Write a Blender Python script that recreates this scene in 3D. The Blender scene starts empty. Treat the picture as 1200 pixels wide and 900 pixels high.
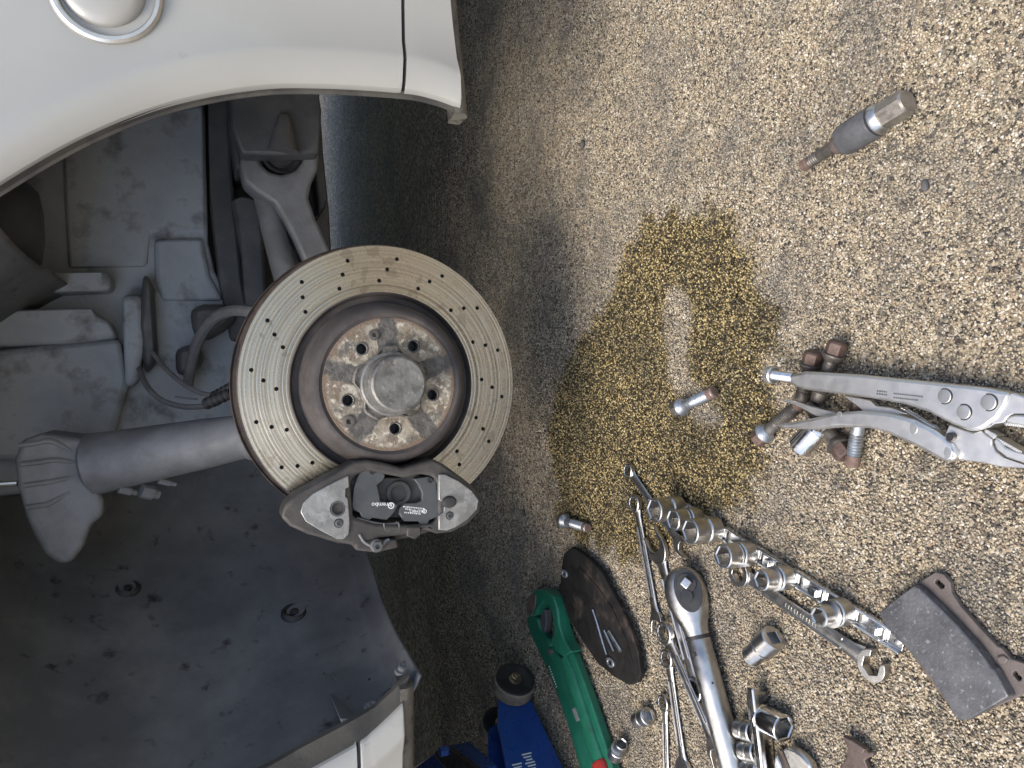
import bpy, bmesh, math, random
import numpy as np
from mathutils import Vector, Matrix
from mathutils.bvhtree import BVHTree
random.seed(7); RNG = np.random.default_rng(7)
PI = math.pi; R = math.radians
S = bpy.context.scene; COL = S.collection

# ------------------------------------------------------------------ camera, sky, sun, exposure
CAM_H, PITCH, FPX, TILT = 0.623, 26.0, 900.0, 5.0
CAM = Vector((0, 0, CAM_H))
def basis(deg):
    t = R(deg)
    return Vector((0, math.cos(t), -math.sin(t))), Vector((1, 0, 0)), Vector((0, math.sin(t), math.cos(t)))
FW, RT, UP = basis(PITCH)
cd = bpy.data.cameras.new('camera'); cam = bpy.data.objects.new('camera', cd); COL.objects.link(cam)
cd.sensor_fit = 'HORIZONTAL'; cd.sensor_width = 36; cd.lens = 36 * FPX / 1200
cd.clip_start = 0.01; cd.clip_end = 300
# the phone was held on its side: picture right is world down, picture top is world right
m = Matrix((( -UP.x, RT.x, -FW.x), (-UP.y, RT.y, -FW.y), (-UP.z, RT.z, -FW.z))).to_4x4()
cam.matrix_world = Matrix.Translation(CAM) @ m
S.camera = cam
W = bpy.data.worlds.new('World'); S.world = W; W.use_nodes = True
wn = W.node_tree.nodes; wl = W.node_tree.links
sky = wn.new('ShaderNodeTexSky'); sky.sky_type = 'NISHITA'; sky.sun_disc = False
SUN_DIR = Vector((-0.40, -0.33, 0.86)).normalized()
sky.sun_elevation = math.asin(SUN_DIR.z); sky.sun_rotation = math.atan2(SUN_DIR.x, SUN_DIR.y)
sky.dust_density = 3.0; sky.air_density = 1.0
bg = wn['Background']; bg.inputs[1].default_value = 0.15
wl.new(sky.outputs[0], bg.inputs[0])
sd = bpy.data.lights.new('sun', 'SUN'); sd.energy = 1.6; sd.angle = R(30); sd.color = (1, 0.95, 0.87)
sun = bpy.data.objects.new('sun', sd); COL.objects.link(sun)
sun.rotation_euler = SUN_DIR.to_track_quat('Z', 'Y').to_euler(); sun.location = (-3, -1, 5)
S.view_settings.view_transform = 'Standard'; S.view_settings.look = 'None'
S.view_settings.exposure = 0.86; S.view_settings.gamma = 1.0
S.render.engine = 'CYCLES'
S.cycles.max_bounces = 8; S.cycles.caustics_reflective = False; S.cycles.caustics_refractive = False

# ------------------------------------------------------------------ where a point seen in the photo stands
def ground_pt(px, py, z=0.0):
    r = FW + RT * ((450 - py) / FPX) - UP * ((px - 600) / FPX)
    return CAM + r * ((z - CAM_H) / r.z)
CF, CR, CU = basis(PITCH - TILT)          # the jacked car leans back by TILT; its own frame is upright
def car_pt(px, py, y):
    r = CF + CR * ((450 - py) / FPX) - CU * ((px - 600) / FPX)
    return r * (y / r.y)

# ------------------------------------------------------------------ mesh helpers
def loft(bm, secs, N=24, cap0=True, cap1=True, M=None, ph=0.0):
    """rings in the YZ plane strung along X; sec = (x, r or r(theta)[, cy, cz, sy, sz])"""
    rings = []
    for s in secs:
        x, r = s[0], s[1]; cy, cz, sy, sz = (list(s[2:]) + [0, 0, 1, 1][len(s) - 2:]) if len(s) > 2 else (0, 0, 1, 1)
        ring = []
        for k in range(N):
            t = 2 * PI * k / N + ph; rr = r(t - ph) if callable(r) else r
            p = Vector((x, cy + sy * rr * math.cos(t), cz + sz * rr * math.sin(t)))
            ring.append(bm.verts.new(M @ p if M else p))
        rings.append(ring)
    for a, b in zip(rings, rings[1:]):
        for k in range(N):
            bm.faces.new((a[k], b[k], b[(k + 1) % N], a[(k + 1) % N]))
    if cap0: bm.faces.new(rings[0])
    if cap1: bm.faces.new(list(reversed(rings[-1])))
    return rings
def ngon(n, apo):                         # polar radius of a regular n-gon
    return lambda t: apo / math.cos(((t + PI / n) % (2 * PI / n)) - PI / n)
def star(n, r0, r1):
    return lambda t: r0 + (r1 - r0) * abs(((t * n / (2 * PI)) % 1) * 2 - 1)
def prism(bm, loops, z0, z1, M=None, zf=None):
    """extruded outline, first loop outer, the others holes; points are (x, y)"""
    es = []; tops = []
    for lp in loops:
        vs = [bm.verts.new((p[0], p[1], 0)) for p in lp]
        tops.append(vs)
        for i in range(len(vs)): es.append(bm.edges.new((vs[i], vs[(i + 1) % len(vs)])))
    fs = [g for g in bmesh.ops.triangle_fill(bm, use_beauty=True, use_dissolve=False, edges=es)['geom'] if isinstance(g, bmesh.types.BMFace)]
    for f in fs:
        f.normal_update()
        if f.normal.z < 0: f.normal_flip()
    allv = [v for vs in tops for v in vs]
    bot = {}
    for v in allv: bot[v] = bm.verts.new((v.co.x, v.co.y, 0))
    for f in fs: bm.faces.new([bot[v] for v in reversed(f.verts)])
    for vs in tops:
        for i in range(len(vs)):
            a, b = vs[i], vs[(i + 1) % len(vs)]
            bm.faces.new((a, bot[a], bot[b], b))
    for v in allv:
        zo = zf(v.co.x, v.co.y) if zf else 0
        bot[v].co.z = z0 + zo; v.co.z = z1 + zo
        if M:
            v.co = M @ v.co; bot[v].co = M @ bot[v].co
    bmesh.ops.recalc_face_normals(bm, faces=bm.faces)
def box(bm, c, s, M=None):
    r = bmesh.ops.create_cube(bm, size=1)
    for v in r['verts']:
        p = Vector((c[0] + v.co.x * s[0], c[1] + v.co.y * s[1], c[2] + v.co.z * s[2]))
        v.co = M @ p if M else p
def smooth_path(pts, n=8):
    pts = [Vector(p) for p in pts]; out = []
    P = [pts[0] * 2 - pts[1]] + pts + [pts[-1] * 2 - pts[-2]]
    for i in range(1, len(P) - 2):
        for k in range(n):
            t = k / n
            out.append(0.5 * ((2 * P[i]) + (P[i + 1] - P[i - 1]) * t + (2 * P[i - 1] - 5 * P[i] + 4 * P[i + 1] - P[i + 2]) * t * t + (3 * P[i] - P[i - 1] - 3 * P[i + 1] + P[i + 2]) * t ** 3))
    out.append(pts[-1]); return out
def tube(bm, pts, r, N=12, caps=True, flat=1.0):
    pts = [Vector(p) for p in pts]; rings = []
    up = Vector((0.123, 0.31, 0.94))
    for i, p in enumerate(pts):
        d = (pts[min(i + 1, len(pts) - 1)] - pts[max(i - 1, 0)]).normalized()
        s = d.cross(up).normalized(); u = s.cross(d).normalized(); up = u
        rr = r[i] if isinstance(r, (list, tuple)) else r
        rings.append([bm.verts.new(p + s * rr * math.cos(2 * PI * k / N) + u * rr * flat * math.sin(2 * PI * k / N)) for k in range(N)])
    for a, b in zip(rings, rings[1:]):
        for k in range(N): bm.faces.new((a[k], b[k], b[(k + 1) % N], a[(k + 1) % N]))
    if caps: bm.faces.new(rings[0]); bm.faces.new(list(reversed(rings[-1])))
def circ(c, r, n=16, sx=1, sy=1, rot=0):
    o = []
    for k in range(n):
        a = 2 * PI * k / n; x, y = r * sx * math.cos(a), r * sy * math.sin(a)
        o.append((c[0] + x * math.cos(rot) - y * math.sin(rot), c[1] + x * math.sin(rot) + y * math.cos(rot)))
    return o
def BM(): return bmesh.new()
def obj(name, bm, mat, parent=None, bev=0.0, ang=35, seg=2, loc=None, kind=None, label=None, sub=0):
    bmesh.ops.recalc_face_normals(bm, faces=bm.faces)
    me = bpy.data.meshes.new(name); bm.to_mesh(me); bm.free()
    me.polygons.foreach_set('use_smooth', [True] * len(me.polygons))
    me.set_sharp_from_angle(angle=R(ang))
    me.materials.append(mat)
    o = bpy.data.objects.new(name, me); COL.objects.link(o)
    if parent: o.parent = parent
    if loc is not None: o.location = loc
    if kind: o['kind'] = kind
    if label: o['label'] = label
    if bev:
        b = o.modifiers.new('bevel', 'BEVEL'); b.width = bev; b.segments = seg; b.limit_method = 'ANGLE'; b.angle_limit = R(30); b.harden_normals = False
    if sub:
        s_ = o.modifiers.new('sub', 'SUBSURF'); s_.levels = sub; s_.render_levels = sub
    return o
def thing(name, label, cat, M=None, group=None):
    o = bpy.data.objects.new(name, None); COL.objects.link(o); o.empty_display_size = 0.02
    if M is not None: o.matrix_basis = M
    o['label'] = label; o['category'] = cat
    if group: o['group'] = group
    return o
def frame(a, b, up=Vector((0, 0, 1))):
    a, b = Vector(a), Vector(b); x = (b - a).normalized(); y = up.cross(x).normalized(); z = x.cross(y)
    return Matrix(((x.x, y.x, z.x, a.x), (x.y, y.y, z.y, a.y), (x.z, y.z, z.z, a.z), (0, 0, 0, 1))), (b - a).length
def text_bm(s, size, M, bm=None, ext=0.0002):
    cu = bpy.data.curves.new('t', 'FONT'); cu.body = s; cu.size = size; cu.extrude = ext; cu.align_x = 'CENTER'; cu.align_y = 'CENTER'; cu.resolution_u = 3
    o = bpy.data.objects.new('t', cu); COL.objects.link(o)
    dg = bpy.context.evaluated_depsgraph_get(); me = bpy.data.meshes.new_from_object(o.evaluated_get(dg))
    me.transform(M)
    bm = bm or bmesh.new(); bm.from_mesh(me)
    bpy.data.objects.remove(o); bpy.data.curves.remove(cu); bpy.data.meshes.remove(me)
    return bm

# ------------------------------------------------------------------ materials
def mat(name, c1, c2=None, rough=0.5, metal=0.0, scale=20, lo=0.4, hi=0.6, detail=6, bump=0.0, bscale=300, bdist=0.001,
        c3=None, scale3=60, lo3=0.55, hi3=0.65, rvar=0.12, coat=0.0, stretch=None, metal3=None, spec=0.5):
    m_ = bpy.data.materials.new(name); m_.use_nodes = True
    nt = m_.node_tree; n = nt.nodes; l = nt.links; p = n['Principled BSDF']
    p.inputs['Roughness'].default_value = rough; p.inputs['Metallic'].default_value = metal
    p.inputs['Specular IOR Level'].default_value = spec
    if coat: p.inputs['Coat Weight'].default_value = coat; p.inputs['Coat Roughness'].default_value = 0.12
    tc = n.new('ShaderNodeTexCoord'); vec = tc.outputs['Object']
    if stretch:
        mp = n.new('ShaderNodeMapping'); mp.inputs['Scale'].default_value = stretch; l.new(vec, mp.inputs[0]); vec = mp.outputs[0]
    def noise(s, d=detail):
        t = n.new('ShaderNodeTexNoise'); t.inputs['Scale'].default_value = s; t.inputs['Detail'].default_value = d; t.inputs['Roughness'].default_value = 0.62
        l.new(vec, t.inputs['Vector']); return t.outputs['Fac']
    def rng(v, a, b, c=0, d=1):
        r_ = n.new('ShaderNodeMapRange'); r_.inputs[1].default_value = a; r_.inputs[2].default_value = b; r_.inputs[3].default_value = c; r_.inputs[4].default_value = d
        l.new(v, r_.inputs[0]); return r_.outputs[0]
    def mix(f, a, b):
        x = n.new('ShaderNodeMix'); x.data_type = 'RGBA'; l.new(f, x.inputs[0])
        for i, c in ((6, a), (7, b)):
            if isinstance(c, tuple): x.inputs[i].default_value = (*c, 1)
            else: l.new(c, x.inputs[i])
        return x.outputs[2]
    p.inputs['Base Color'].default_value = (*c1, 1)
    col = c1
    nz = noise(scale)
    if c2: col = mix(rng(nz, lo, hi), c1, c2)
    if c3:
        f3 = rng(noise(scale3), lo3, hi3); col = mix(f3, col, c3)
        if metal3 is not None: l.new(rng(f3, 0, 1, metal, metal3), p.inputs['Metallic'])
    if not isinstance(col, tuple): l.new(col, p.inputs['Base Color'])
    if rvar: l.new(rng(noise(scale * 2.3), 0.3, 0.7, max(rough - rvar, 0.03), min(rough + rvar, 1)), p.inputs['Roughness'])
    if bump:
        b = n.new('ShaderNodeBump'); b.inputs['Strength'].default_value = bump; b.inputs['Distance'].default_value = bdist
        l.new(noise(bscale, 3), b.inputs['Height']); l.new(b.outputs[0], p.inputs['Normal'])
    return m_
MT = {}
MT['paint'] = mat('paint', (.345, .342, .318), (.37, .366, .34), .34, 0, 3, coat=.6, rvar=.05, c3=(.30, .28, .24), scale3=22, lo3=.68, hi3=.78)
MT['paint_low'] = mat('paint_low', (.35, .345, .315), (.28, .27, .24), .45, 0, 14, .5, .7, coat=.2, c3=(.12, .10, .07), scale3=70, lo3=.66, hi3=.74)
MT['grime'] = mat('grime', (.085, .08, .073), (.16, .147, .12), .75, 0, 18, .4, .6, bump=.4, bscale=260, c3=(.05, .045, .04), scale3=45)
MT['liplip'] = mat('shaded_grime', (.042, .040, .037), (.075, .070, .060), .8, 0, 18, .4, .6, bump=.4, bscale=260)  # grime in a darker tone, with the lip's shade painted into the colour
MT['damper'] = mat('damper', (.06, .065, .075), (.085, .09, .10), .55, 0, 12, bump=.2, c3=(.5, .5, .5), scale3=80, lo3=.70, hi3=.73, stretch=(1, 1, .35))
MT['liner'] = mat('liner', (.095, .10, .105), (.185, .187, .185), .6, 0, 6, .42, .70, bump=.35, bscale=140, c3=(.022, .022, .022), scale3=30, lo3=.60, hi3=.72, rvar=.15)
MT['dusthazemetal'] = mat('dusthazemetal', (.31, .34, .385), (.43, .46, .50), .72, 0, 9, .38, .66, bump=.4, bscale=90, c3=(.13, .135, .14), scale3=18, lo3=.52, hi3=.70)  # dusty, mottled metal; the pale bluish lift paints glare haze into the colour
MT['darkmetal'] = mat('darkmetal', (.07, .073, .077), (.12, .12, .12), .55, .2, 14, .4, .65, bump=.3, bscale=200)
MT['castarm'] = mat('castarm', (.20, .204, .21), (.14, .143, .146), .6, .1, 18, .4, .6, bump=.35, bscale=220)
MT['rubber'] = mat('rubber', (.02, .02, .021), (.04, .04, .04), .6, 0, 40, bump=.2)
MT['hose'] = mat('hose', (.13, .132, .135), (.18, .18, .175), .65, 0, 40)
MT['hat'] = mat('hat', (.05, .044, .043), (.085, .073, .068), .78, .1, 30, .4, .65, bump=.35, bscale=420)
MT['rim'] = mat('rim', (.10, .075, .06), (.05, .04, .036), .7, .3, 40, bump=.4, bscale=300)
MT['hubrust0'] = mat('hubrust', (.36, .28, .19), (.17, .105, .06), .8, .1, 55, .42, .62, bump=.7, bscale=350, bdist=.0015, c3=(.50, .44, .35), scale3=90, lo3=.55, hi3=.68)
MT['hubgrey'] = mat('hubgrey', (.085, .08, .075), (.16, .145, .125), .68, .35, 60, .4, .65, bump=.4, bscale=400)
MT['hubsteel'] = mat('hubsteel', (.24, .235, .22), (.13, .125, .115), .55, .5, 60, .40, .64, bump=.5, bscale=260, c3=(.34, .32, .28), scale3=140, lo3=.58, hi3=.68)
MT['flange'] = mat('flange', (.22, .21, .195), (.10, .09, .08), .55, .55, 80, .4, .62, bump=.7, bscale=260, bdist=.002, c3=(.34, .30, .24), scale3=110)
MT['black'] = mat('black', (.012, .012, .012), None, .6)
MT['caliper'] = mat('caliper', (.050, .047, .044), (.085, .078, .07), .62, .15, 30, .4, .66, bump=.4, bscale=200)
MT['calface'] = mat('calface', (.36, .36, .352), (.25, .25, .245), .45, .7, 34, .36, .62, bump=.4, bscale=160, c3=(.43, .43, .42), scale3=70, lo3=.5, hi3=.7)
MT['padshim'] = mat('padshim', (.060, .066, .070), (.08, .086, .09), .55, .1, 30, bump=.15, bscale=700)
MT['paddark'] = mat('paddark', (.03, .031, .032), (.05, .05, .05), .6, .1, 40, bump=.2)
MT['print'] = mat('print', (.75, .76, .76), None, .6, rvar=0)
MT['satin'] = mat('satin', (.60, .59, .565), (.48, .47, .455), .33, 1.0, 60, .4, .6, rvar=.06, bump=.12, bscale=900, bdist=.0004)
MT['satinlight'] = mat('satinlight', (.70, .685, .645), (.60, .585, .55), .40, .92, 45, .4, .6, rvar=.05, bump=.08, bscale=900, bdist=.0004)
MT['chrome'] = mat('chrome', (.70, .70, .69), (.56, .56, .555), .2, 1.0, 50, .45, .65, rvar=.06)
MT['chromedull'] = mat('chromedull', (.66, .66, .645), (.50, .495, .48), .34, 1.0, 70, .42, .64, rvar=.1, bump=.15, bscale=700, bdist=.0005)
MT['steelworn'] = mat('steelworn', (.54, .535, .52), (.38, .365, .345), .38, 1.0, 35, .45, .68, rvar=.1, bump=.1, bscale=600, bdist=.0005, c3=(.20, .16, .13), scale3=45, lo3=.66, hi3=.78)
MT['galv'] = mat('galv', (.42, .45, .48), (.32, .34, .36), .42, .8, 90, .4, .6, bump=.2, bscale=600)
MT['boltrust'] = mat('boltrust', (.095, .062, .050), (.15, .102, .082), .62, .35, 130, .4, .6, bump=.5, bscale=700, bdist=.0008)
MT['boltdark'] = mat('boltdark', (.10, .09, .08), (.17, .155, .135), .5, .6, 120, .4, .6, bump=.3, bscale=700)
MT['boltdark2'] = mat('wornhex', (.26, .235, .20), (.36, .33, .29), .45, .7, 90, .4, .6, bump=.2, bscale=500)
MT['rusttip'] = mat('rusttip', (.20, .125, .095), (.13, .09, .075), .7, .2, 150, .4, .6, bump=.4, bscale=700)
MT['brown'] = mat('brown', (.085, .062, .052), (.14, .105, .09), .58, .25, 60, .4, .6, bump=.3, bscale=500, c3=(.22, .18, .15), scale3=120, lo3=.64, hi3=.74)
MT['padback'] = mat('padback', (.10, .085, .078), (.15, .125, .112), .6, .15, 55, .4, .62, bump=.25, bscale=600)
MT['padold'] = mat('padold', (.010, .0095, .009), (.018, .0168, .016), .75, 0, 50, .4, .62, bump=.5, bscale=200, c3=(.075, .058, .048), scale3=30, lo3=.56, hi3=.76, spec=.2)
MT['friction'] = mat('friction', (.15, .15, .155), (.085, .085, .09), .42, .35, 60, .36, .62, bump=.6, bscale=500, bdist=.0008, c3=(.27, .27, .275), scale3=420, lo3=.58, hi3=.68, stretch=(.55, .55, 1))
MT['green'] = mat('green', (.012, .115, .066), (.017, .145, .086), .38, 0, 40, rvar=.08, coat=.2, c3=(.03, .06, .04), scale3=70, lo3=.68, hi3=.76)
MT['red'] = mat('red', (.42, .03, .025), (.34, .03, .025), .5, 0, 40)
MT['blue'] = mat('blue', (.012, .055, .24), (.016, .07, .29), .34, 0, 30, coat=.25, c3=(.02, .035, .09), scale3=40, lo3=.64, hi3=.76)
MT['blackgloss'] = mat('blackgloss', (.02, .02, .021), (.035, .034, .033), .4, 0, 50)
MT['dustrim'] = mat('dustrim', (.24, .20, .155), (.16, .135, .105), .85, 0, 70, bump=.4)
MT['brass'] = mat('brass', (.52, .46, .34), (.40, .34, .25), .35, 1.0, 80)
MT['white'] = mat('white', (.7, .7, .68), None, .5)
MT['stone'] = mat('stone', (.10, .10, .095), (.06, .06, .06), .8, 0, 80, bump=.4)
MT['rubsleeve'] = mat('rubsleeve', (.075, .076, .080), (.11, .11, .112), .55, .1, 60, .4, .6, bump=.4, bscale=300)
MT['underbody'] = mat('underbody', (.10, .10, .10), (.15, .148, .14), .8, 0, 6, bump=.3)

def disc_material():
    m_ = bpy.data.materials.new('disc_face'); m_.use_nodes = True; nt = m_.node_tree; n = nt.nodes; l = nt.links; p = n['Principled BSDF']
    tc = n.new('ShaderNodeTexCoord'); sp = n.new('ShaderNodeSeparateXYZ'); l.new(tc.outputs['Object'], sp.inputs[0])
    def math_(op, a, b=None):
        x = n.new('ShaderNodeMath'); x.operation = op
        for i, v in enumerate((a, b)):
            if v is None: continue
            if isinstance(v, (int, float)): x.inputs[i].default_value = v
            else: l.new(v, x.inputs[i])
        return x.outputs[0]
    rr = math_('SQRT', math_('ADD', math_('MULTIPLY', sp.outputs[0], sp.outputs[0]), math_('MULTIPLY', sp.outputs[2], sp.outputs[2])))
    cb = n.new('ShaderNodeCombineXYZ'); l.new(rr, cb.inputs[0])
    def nz(vec, s, d=4):
        t = n.new('ShaderNodeTexNoise'); t.inputs['Scale'].default_value = s; t.inputs['Detail'].default_value = d; l.new(vec, t.inputs['Vector']); return t.outputs['Fac']
    groove = nz(cb.outputs[0], 230, 5); groove2 = nz(cb.outputs[0], 90, 2)
    h = math_('ADD', groove, math_('MULTIPLY', groove2, .8))
    bmp = n.new('ShaderNodeBump'); bmp.inputs['Strength'].default_value = .8; bmp.inputs['Distance'].default_value = .0011
    l.new(h, bmp.inputs['Height']); l.new(bmp.outputs[0], p.inputs['Normal'])
    def ramp(v, stops):
        r_ = n.new('ShaderNodeValToRGB'); e = r_.color_ramp.elements
        while len(e) < len(stops): e.new(.5)
        for q, (pos, c) in zip(e, stops): q.position = pos; q.color = (*c, 1)
        l.new(v, r_.inputs[0]); return r_.outputs[0]
    base = ramp(groove, [(.30, (.20, .175, .14)), (.42, (.42, .385, .32)), (.50, (.56, .52, .44)), (.60, (.40, .365, .305)), (.72, (.24, .21, .17))])
    spots = nz(tc.outputs['Object'], 70, 2); reg = nz(tc.outputs['Object'], 9, 2)
    sm = math_('MULTIPLY', math_('GREATER_THAN', spots, .585), math_('GREATER_THAN', reg, .56))
    mx = n.new('ShaderNodeMix'); mx.data_type = 'RGBA'; l.new(math_('MULTIPLY', sm, .35), mx.inputs[0]); l.new(base, mx.inputs[6]); mx.inputs[7].default_value = (.20, .155, .11, 1)
    l.new(mx.outputs[2], p.inputs['Base Color'])
    p.inputs['Metallic'].default_value = 1.0; p.inputs['Anisotropic'].default_value = .8; p.inputs['Anisotropic Rotation'].default_value = .25
    tg = n.new('ShaderNodeTangent'); tg.direction_type = 'RADIAL'; tg.axis = 'Y'; l.new(tg.outputs[0], p.inputs['Tangent'])
    l.new(math_('ADD', math_('MULTIPLY', spots, .22), .17), p.inputs['Roughness'])
    return m_
MT['disc'] = disc_material()

def ground_material(name, inst):
    """resin-bound gravel: the far sheet shows it by cells, the near grains are one cell each"""
    m_ = bpy.data.materials.new(name); m_.use_nodes = True; nt = m_.node_tree; n = nt.nodes; l = nt.links; p = n['Principled BSDF']
    geo = n.new('ShaderNodeNewGeometry')
    at = n.new('ShaderNodeAttribute'); at.attribute_name = 'wet'
    wet = at.outputs['Fac']
    def mixc(f, a, b, bt='MIX'):
        x = n.new('ShaderNodeMix'); x.data_type = 'RGBA'; x.blend_type = bt
        if isinstance(f, float): x.inputs[0].default_value = f
        else: l.new(f, x.inputs[0])
        for i, c in ((6, a), (7, b)):
            if isinstance(c, tuple): x.inputs[i].default_value = (*c, 1)
            else: l.new(c, x.inputs[i])
        return x.outputs[2]
    def mr(v, a, b, c=0., d=1.):
        x = n.new('ShaderNodeMapRange'); x.inputs[1].default_value = a; x.inputs[2].default_value = b; x.inputs[3].default_value = c; x.inputs[4].default_value = d
        l.new(v, x.inputs[0]); return x.outputs[0]
    def nz(s, d=3):
        t = n.new('ShaderNodeTexNoise'); t.inputs['Scale'].default_value = s; t.inputs['Detail'].default_value = d; l.new(geo.outputs['Position'], t.inputs['Vector']); return t.outputs['Fac']
    ramp = n.new('ShaderNodeValToRGB'); ramp.color_ramp.interpolation = 'CONSTANT' if inst else 'LINEAR'
    stops = [(0, (.045, .041, .037)), (.085, (.13, .112, .09)), (.18, (.24, .195, .14)), (.32, (.35, .295, .205)), (.50, (.45, .38, .265)), (.68, (.54, .46, .325)), (.86, (.38, .28, .185)), (.93, (.66, .60, .50))]
    e = ramp.color_ramp.elements
    while len(e) < len(stops): e.new(.5)
    for q, (pos, c) in zip(e, stops): q.position = pos; q.color = (*c, 1)
    if inst:
        ar = n.new('ShaderNodeAttribute'); ar.attribute_name = 'rnd'; l.new(ar.outputs['Fac'], ramp.inputs[0])
    else:
        vo = n.new('ShaderNodeTexVoronoi'); vo.inputs['Scale'].default_value = 260; l.new(geo.outputs['Position'], vo.inputs['Vector'])
        sc = n.new('ShaderNodeSeparateColor'); l.new(vo.outputs['Color'], sc.inputs[0]); l.new(sc.outputs[0], ramp.inputs[0])
    col = ramp.outputs[0]
    # trodden-in dirt in patches, and the wet stain that deepens and warms the stones
    col = mixc(mr(nz(9, 4), .48, .66, 0, .52), col, (.16, .15, .135))
    col = mixc(mr(nz(45, 4), .54, .68, 0, .4), col, (.10, .095, .085))
    wetcol = mixc(1.0, col, (.95, .87, .57), 'MULTIPLY')
    if inst:                              # soaked stones: a good part of them go almost black
        wn_ = n.new('ShaderNodeMath'); wn_.operation = 'FRACT'; wm_ = n.new('ShaderNodeMath'); wm_.operation = 'MULTIPLY'; wm_.inputs[1].default_value = 17.3
        l.new(ar.outputs['Fac'], wm_.inputs[0]); l.new(wm_.outputs[0], wn_.inputs[0])
        lt = n.new('ShaderNodeMath'); lt.operation = 'LESS_THAN'; lt.inputs[1].default_value = .32; l.new(wn_.outputs[0], lt.inputs[0])
        wetcol = mixc(lt.outputs[0], wetcol, (.035, .028, .014))
    else: wetcol = mixc(1.0, wetcol, (.25, .25, .25), 'MULTIPLY')
    col = mixc(wet, col, wetcol)
    if not inst: col = mixc(mr(nz(95, 2), .44, .60, 0, .55), col, (.09, .085, .078))
    l.new(col, p.inputs['Base Color'])
    l.new(mr(wet, 0, 1, .72, .30), p.inputs['Roughness'])
    p.inputs['Specular IOR Level'].default_value = .4 if inst else .12
    if not inst:
        b = n.new('ShaderNodeBump'); b.inputs['Strength'].default_value = .9; b.inputs['Distance'].default_value = .003; b.invert = True
        l.new(vo.outputs['Distance'], b.inputs['Height']); l.new(b.outputs[0], p.inputs['Normal'])
    return m_
MT['ground'] = ground_material('ground', False); MT['grain'] = ground_material('grain', True)

# ------------------------------------------------------------------ ground: one sheet to the horizon, loose-looking bound gravel near the car
WETPX = [(752, 252), (800, 246), (838, 244), (868, 275), (890, 320), (908, 375), (905, 430), (900, 480), (905, 540), (880, 590), (840, 610), (800, 640),
         (745, 660), (715, 650), (690, 640), (655, 610), (645, 560), (642, 490), (655, 440), (690, 385), (715, 345), (728, 300)]
DRYPX = [(780, 342), (806, 340), (808, 372), (804, 420), (806, 440), (824, 455), (846, 490), (836, 500), (812, 490), (792, 462), (782, 440), (778, 400)]
def poly_sd(P, Q):                        # signed distance of points P (n,2) to polygon Q, inside positive
    d = np.full(len(P), 1e9); ins = np.zeros(len(P), bool); n = len(Q)
    for i in range(n):
        a, b = Q[i], Q[(i + 1) % n]; ab = b - a
        t = np.clip(((P - a) @ ab) / (ab @ ab), 0, 1)
        d = np.minimum(d, np.linalg.norm(P - (a + t[:, None] * ab), axis=1))
        c = ((a[1] > P[:, 1]) != (b[1] > P[:, 1]))
        x = (b[0] - a[0]) * (P[:, 1] - a[1]) / (b[1] - a[1] + 1e-12) + a[0]
        ins ^= c & (P[:, 0] < x)
    return np.where(ins, d, -d)
def wet_value(P):
    Q = np.array([ground_pt(*p)[:2] for p in WETPX]); D = np.array([ground_pt(*p)[:2] for p in DRYPX])
    rag = 0.010 * np.sin(P[:, 0] * 61 + 3 * np.sin(P[:, 1] * 47)) + 0.008 * np.sin(P[:, 1] * 113 + 2 * np.sin(P[:, 0] * 83)) + RNG.normal(0, .004, len(P))
    w = np.clip((poly_sd(P, Q) + rag) / .012 + .4, 0, 1)
    d = np.clip((poly_sd(P, D) + rag * .3) / .012 + .5, 0, 1)
    return w * (1 - d)
def sheet(name, xs, ys, keep=None):
    X, Y = np.meshgrid(xs, ys); P = np.stack([X.ravel(), Y.ravel()], 1); nx, ny = len(xs), len(ys)
    F = [(j * nx + i, j * nx + i + 1, (j + 1) * nx + i + 1, (j + 1) * nx + i) for j in range(ny - 1) for i in range(nx - 1)
         if keep is None or keep((xs[i] + xs[i + 1]) / 2, (ys[j] + ys[j + 1]) / 2)]
    me = bpy.data.meshes.new(name); me.from_pydata([(x, y, 0) for x, y in P], [], F)
    a = me.attributes.new('wet', 'FLOAT', 'POINT'); a.data.foreach_set('value', wet_value(P).astype(np.float32))
    o = bpy.data.objects.new(name, me); COL.objects.link(o); return o
xs = [-60, -20, -6, -2.5, -1.4] + list(np.arange(-1, 1.001, .02)) + [1.4, 2.5, 6, 20, 60]
ys = [-60, -20, -6, -2, -.6] + list(np.arange(0, 2.001, .02)) + [2.5, 4, 8, 20, 60]
gr = sheet('ground', xs, ys); gr.location.z = -.0024; gr.data.materials.append(MT['ground']); gr['kind'] = 'structure'
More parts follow.
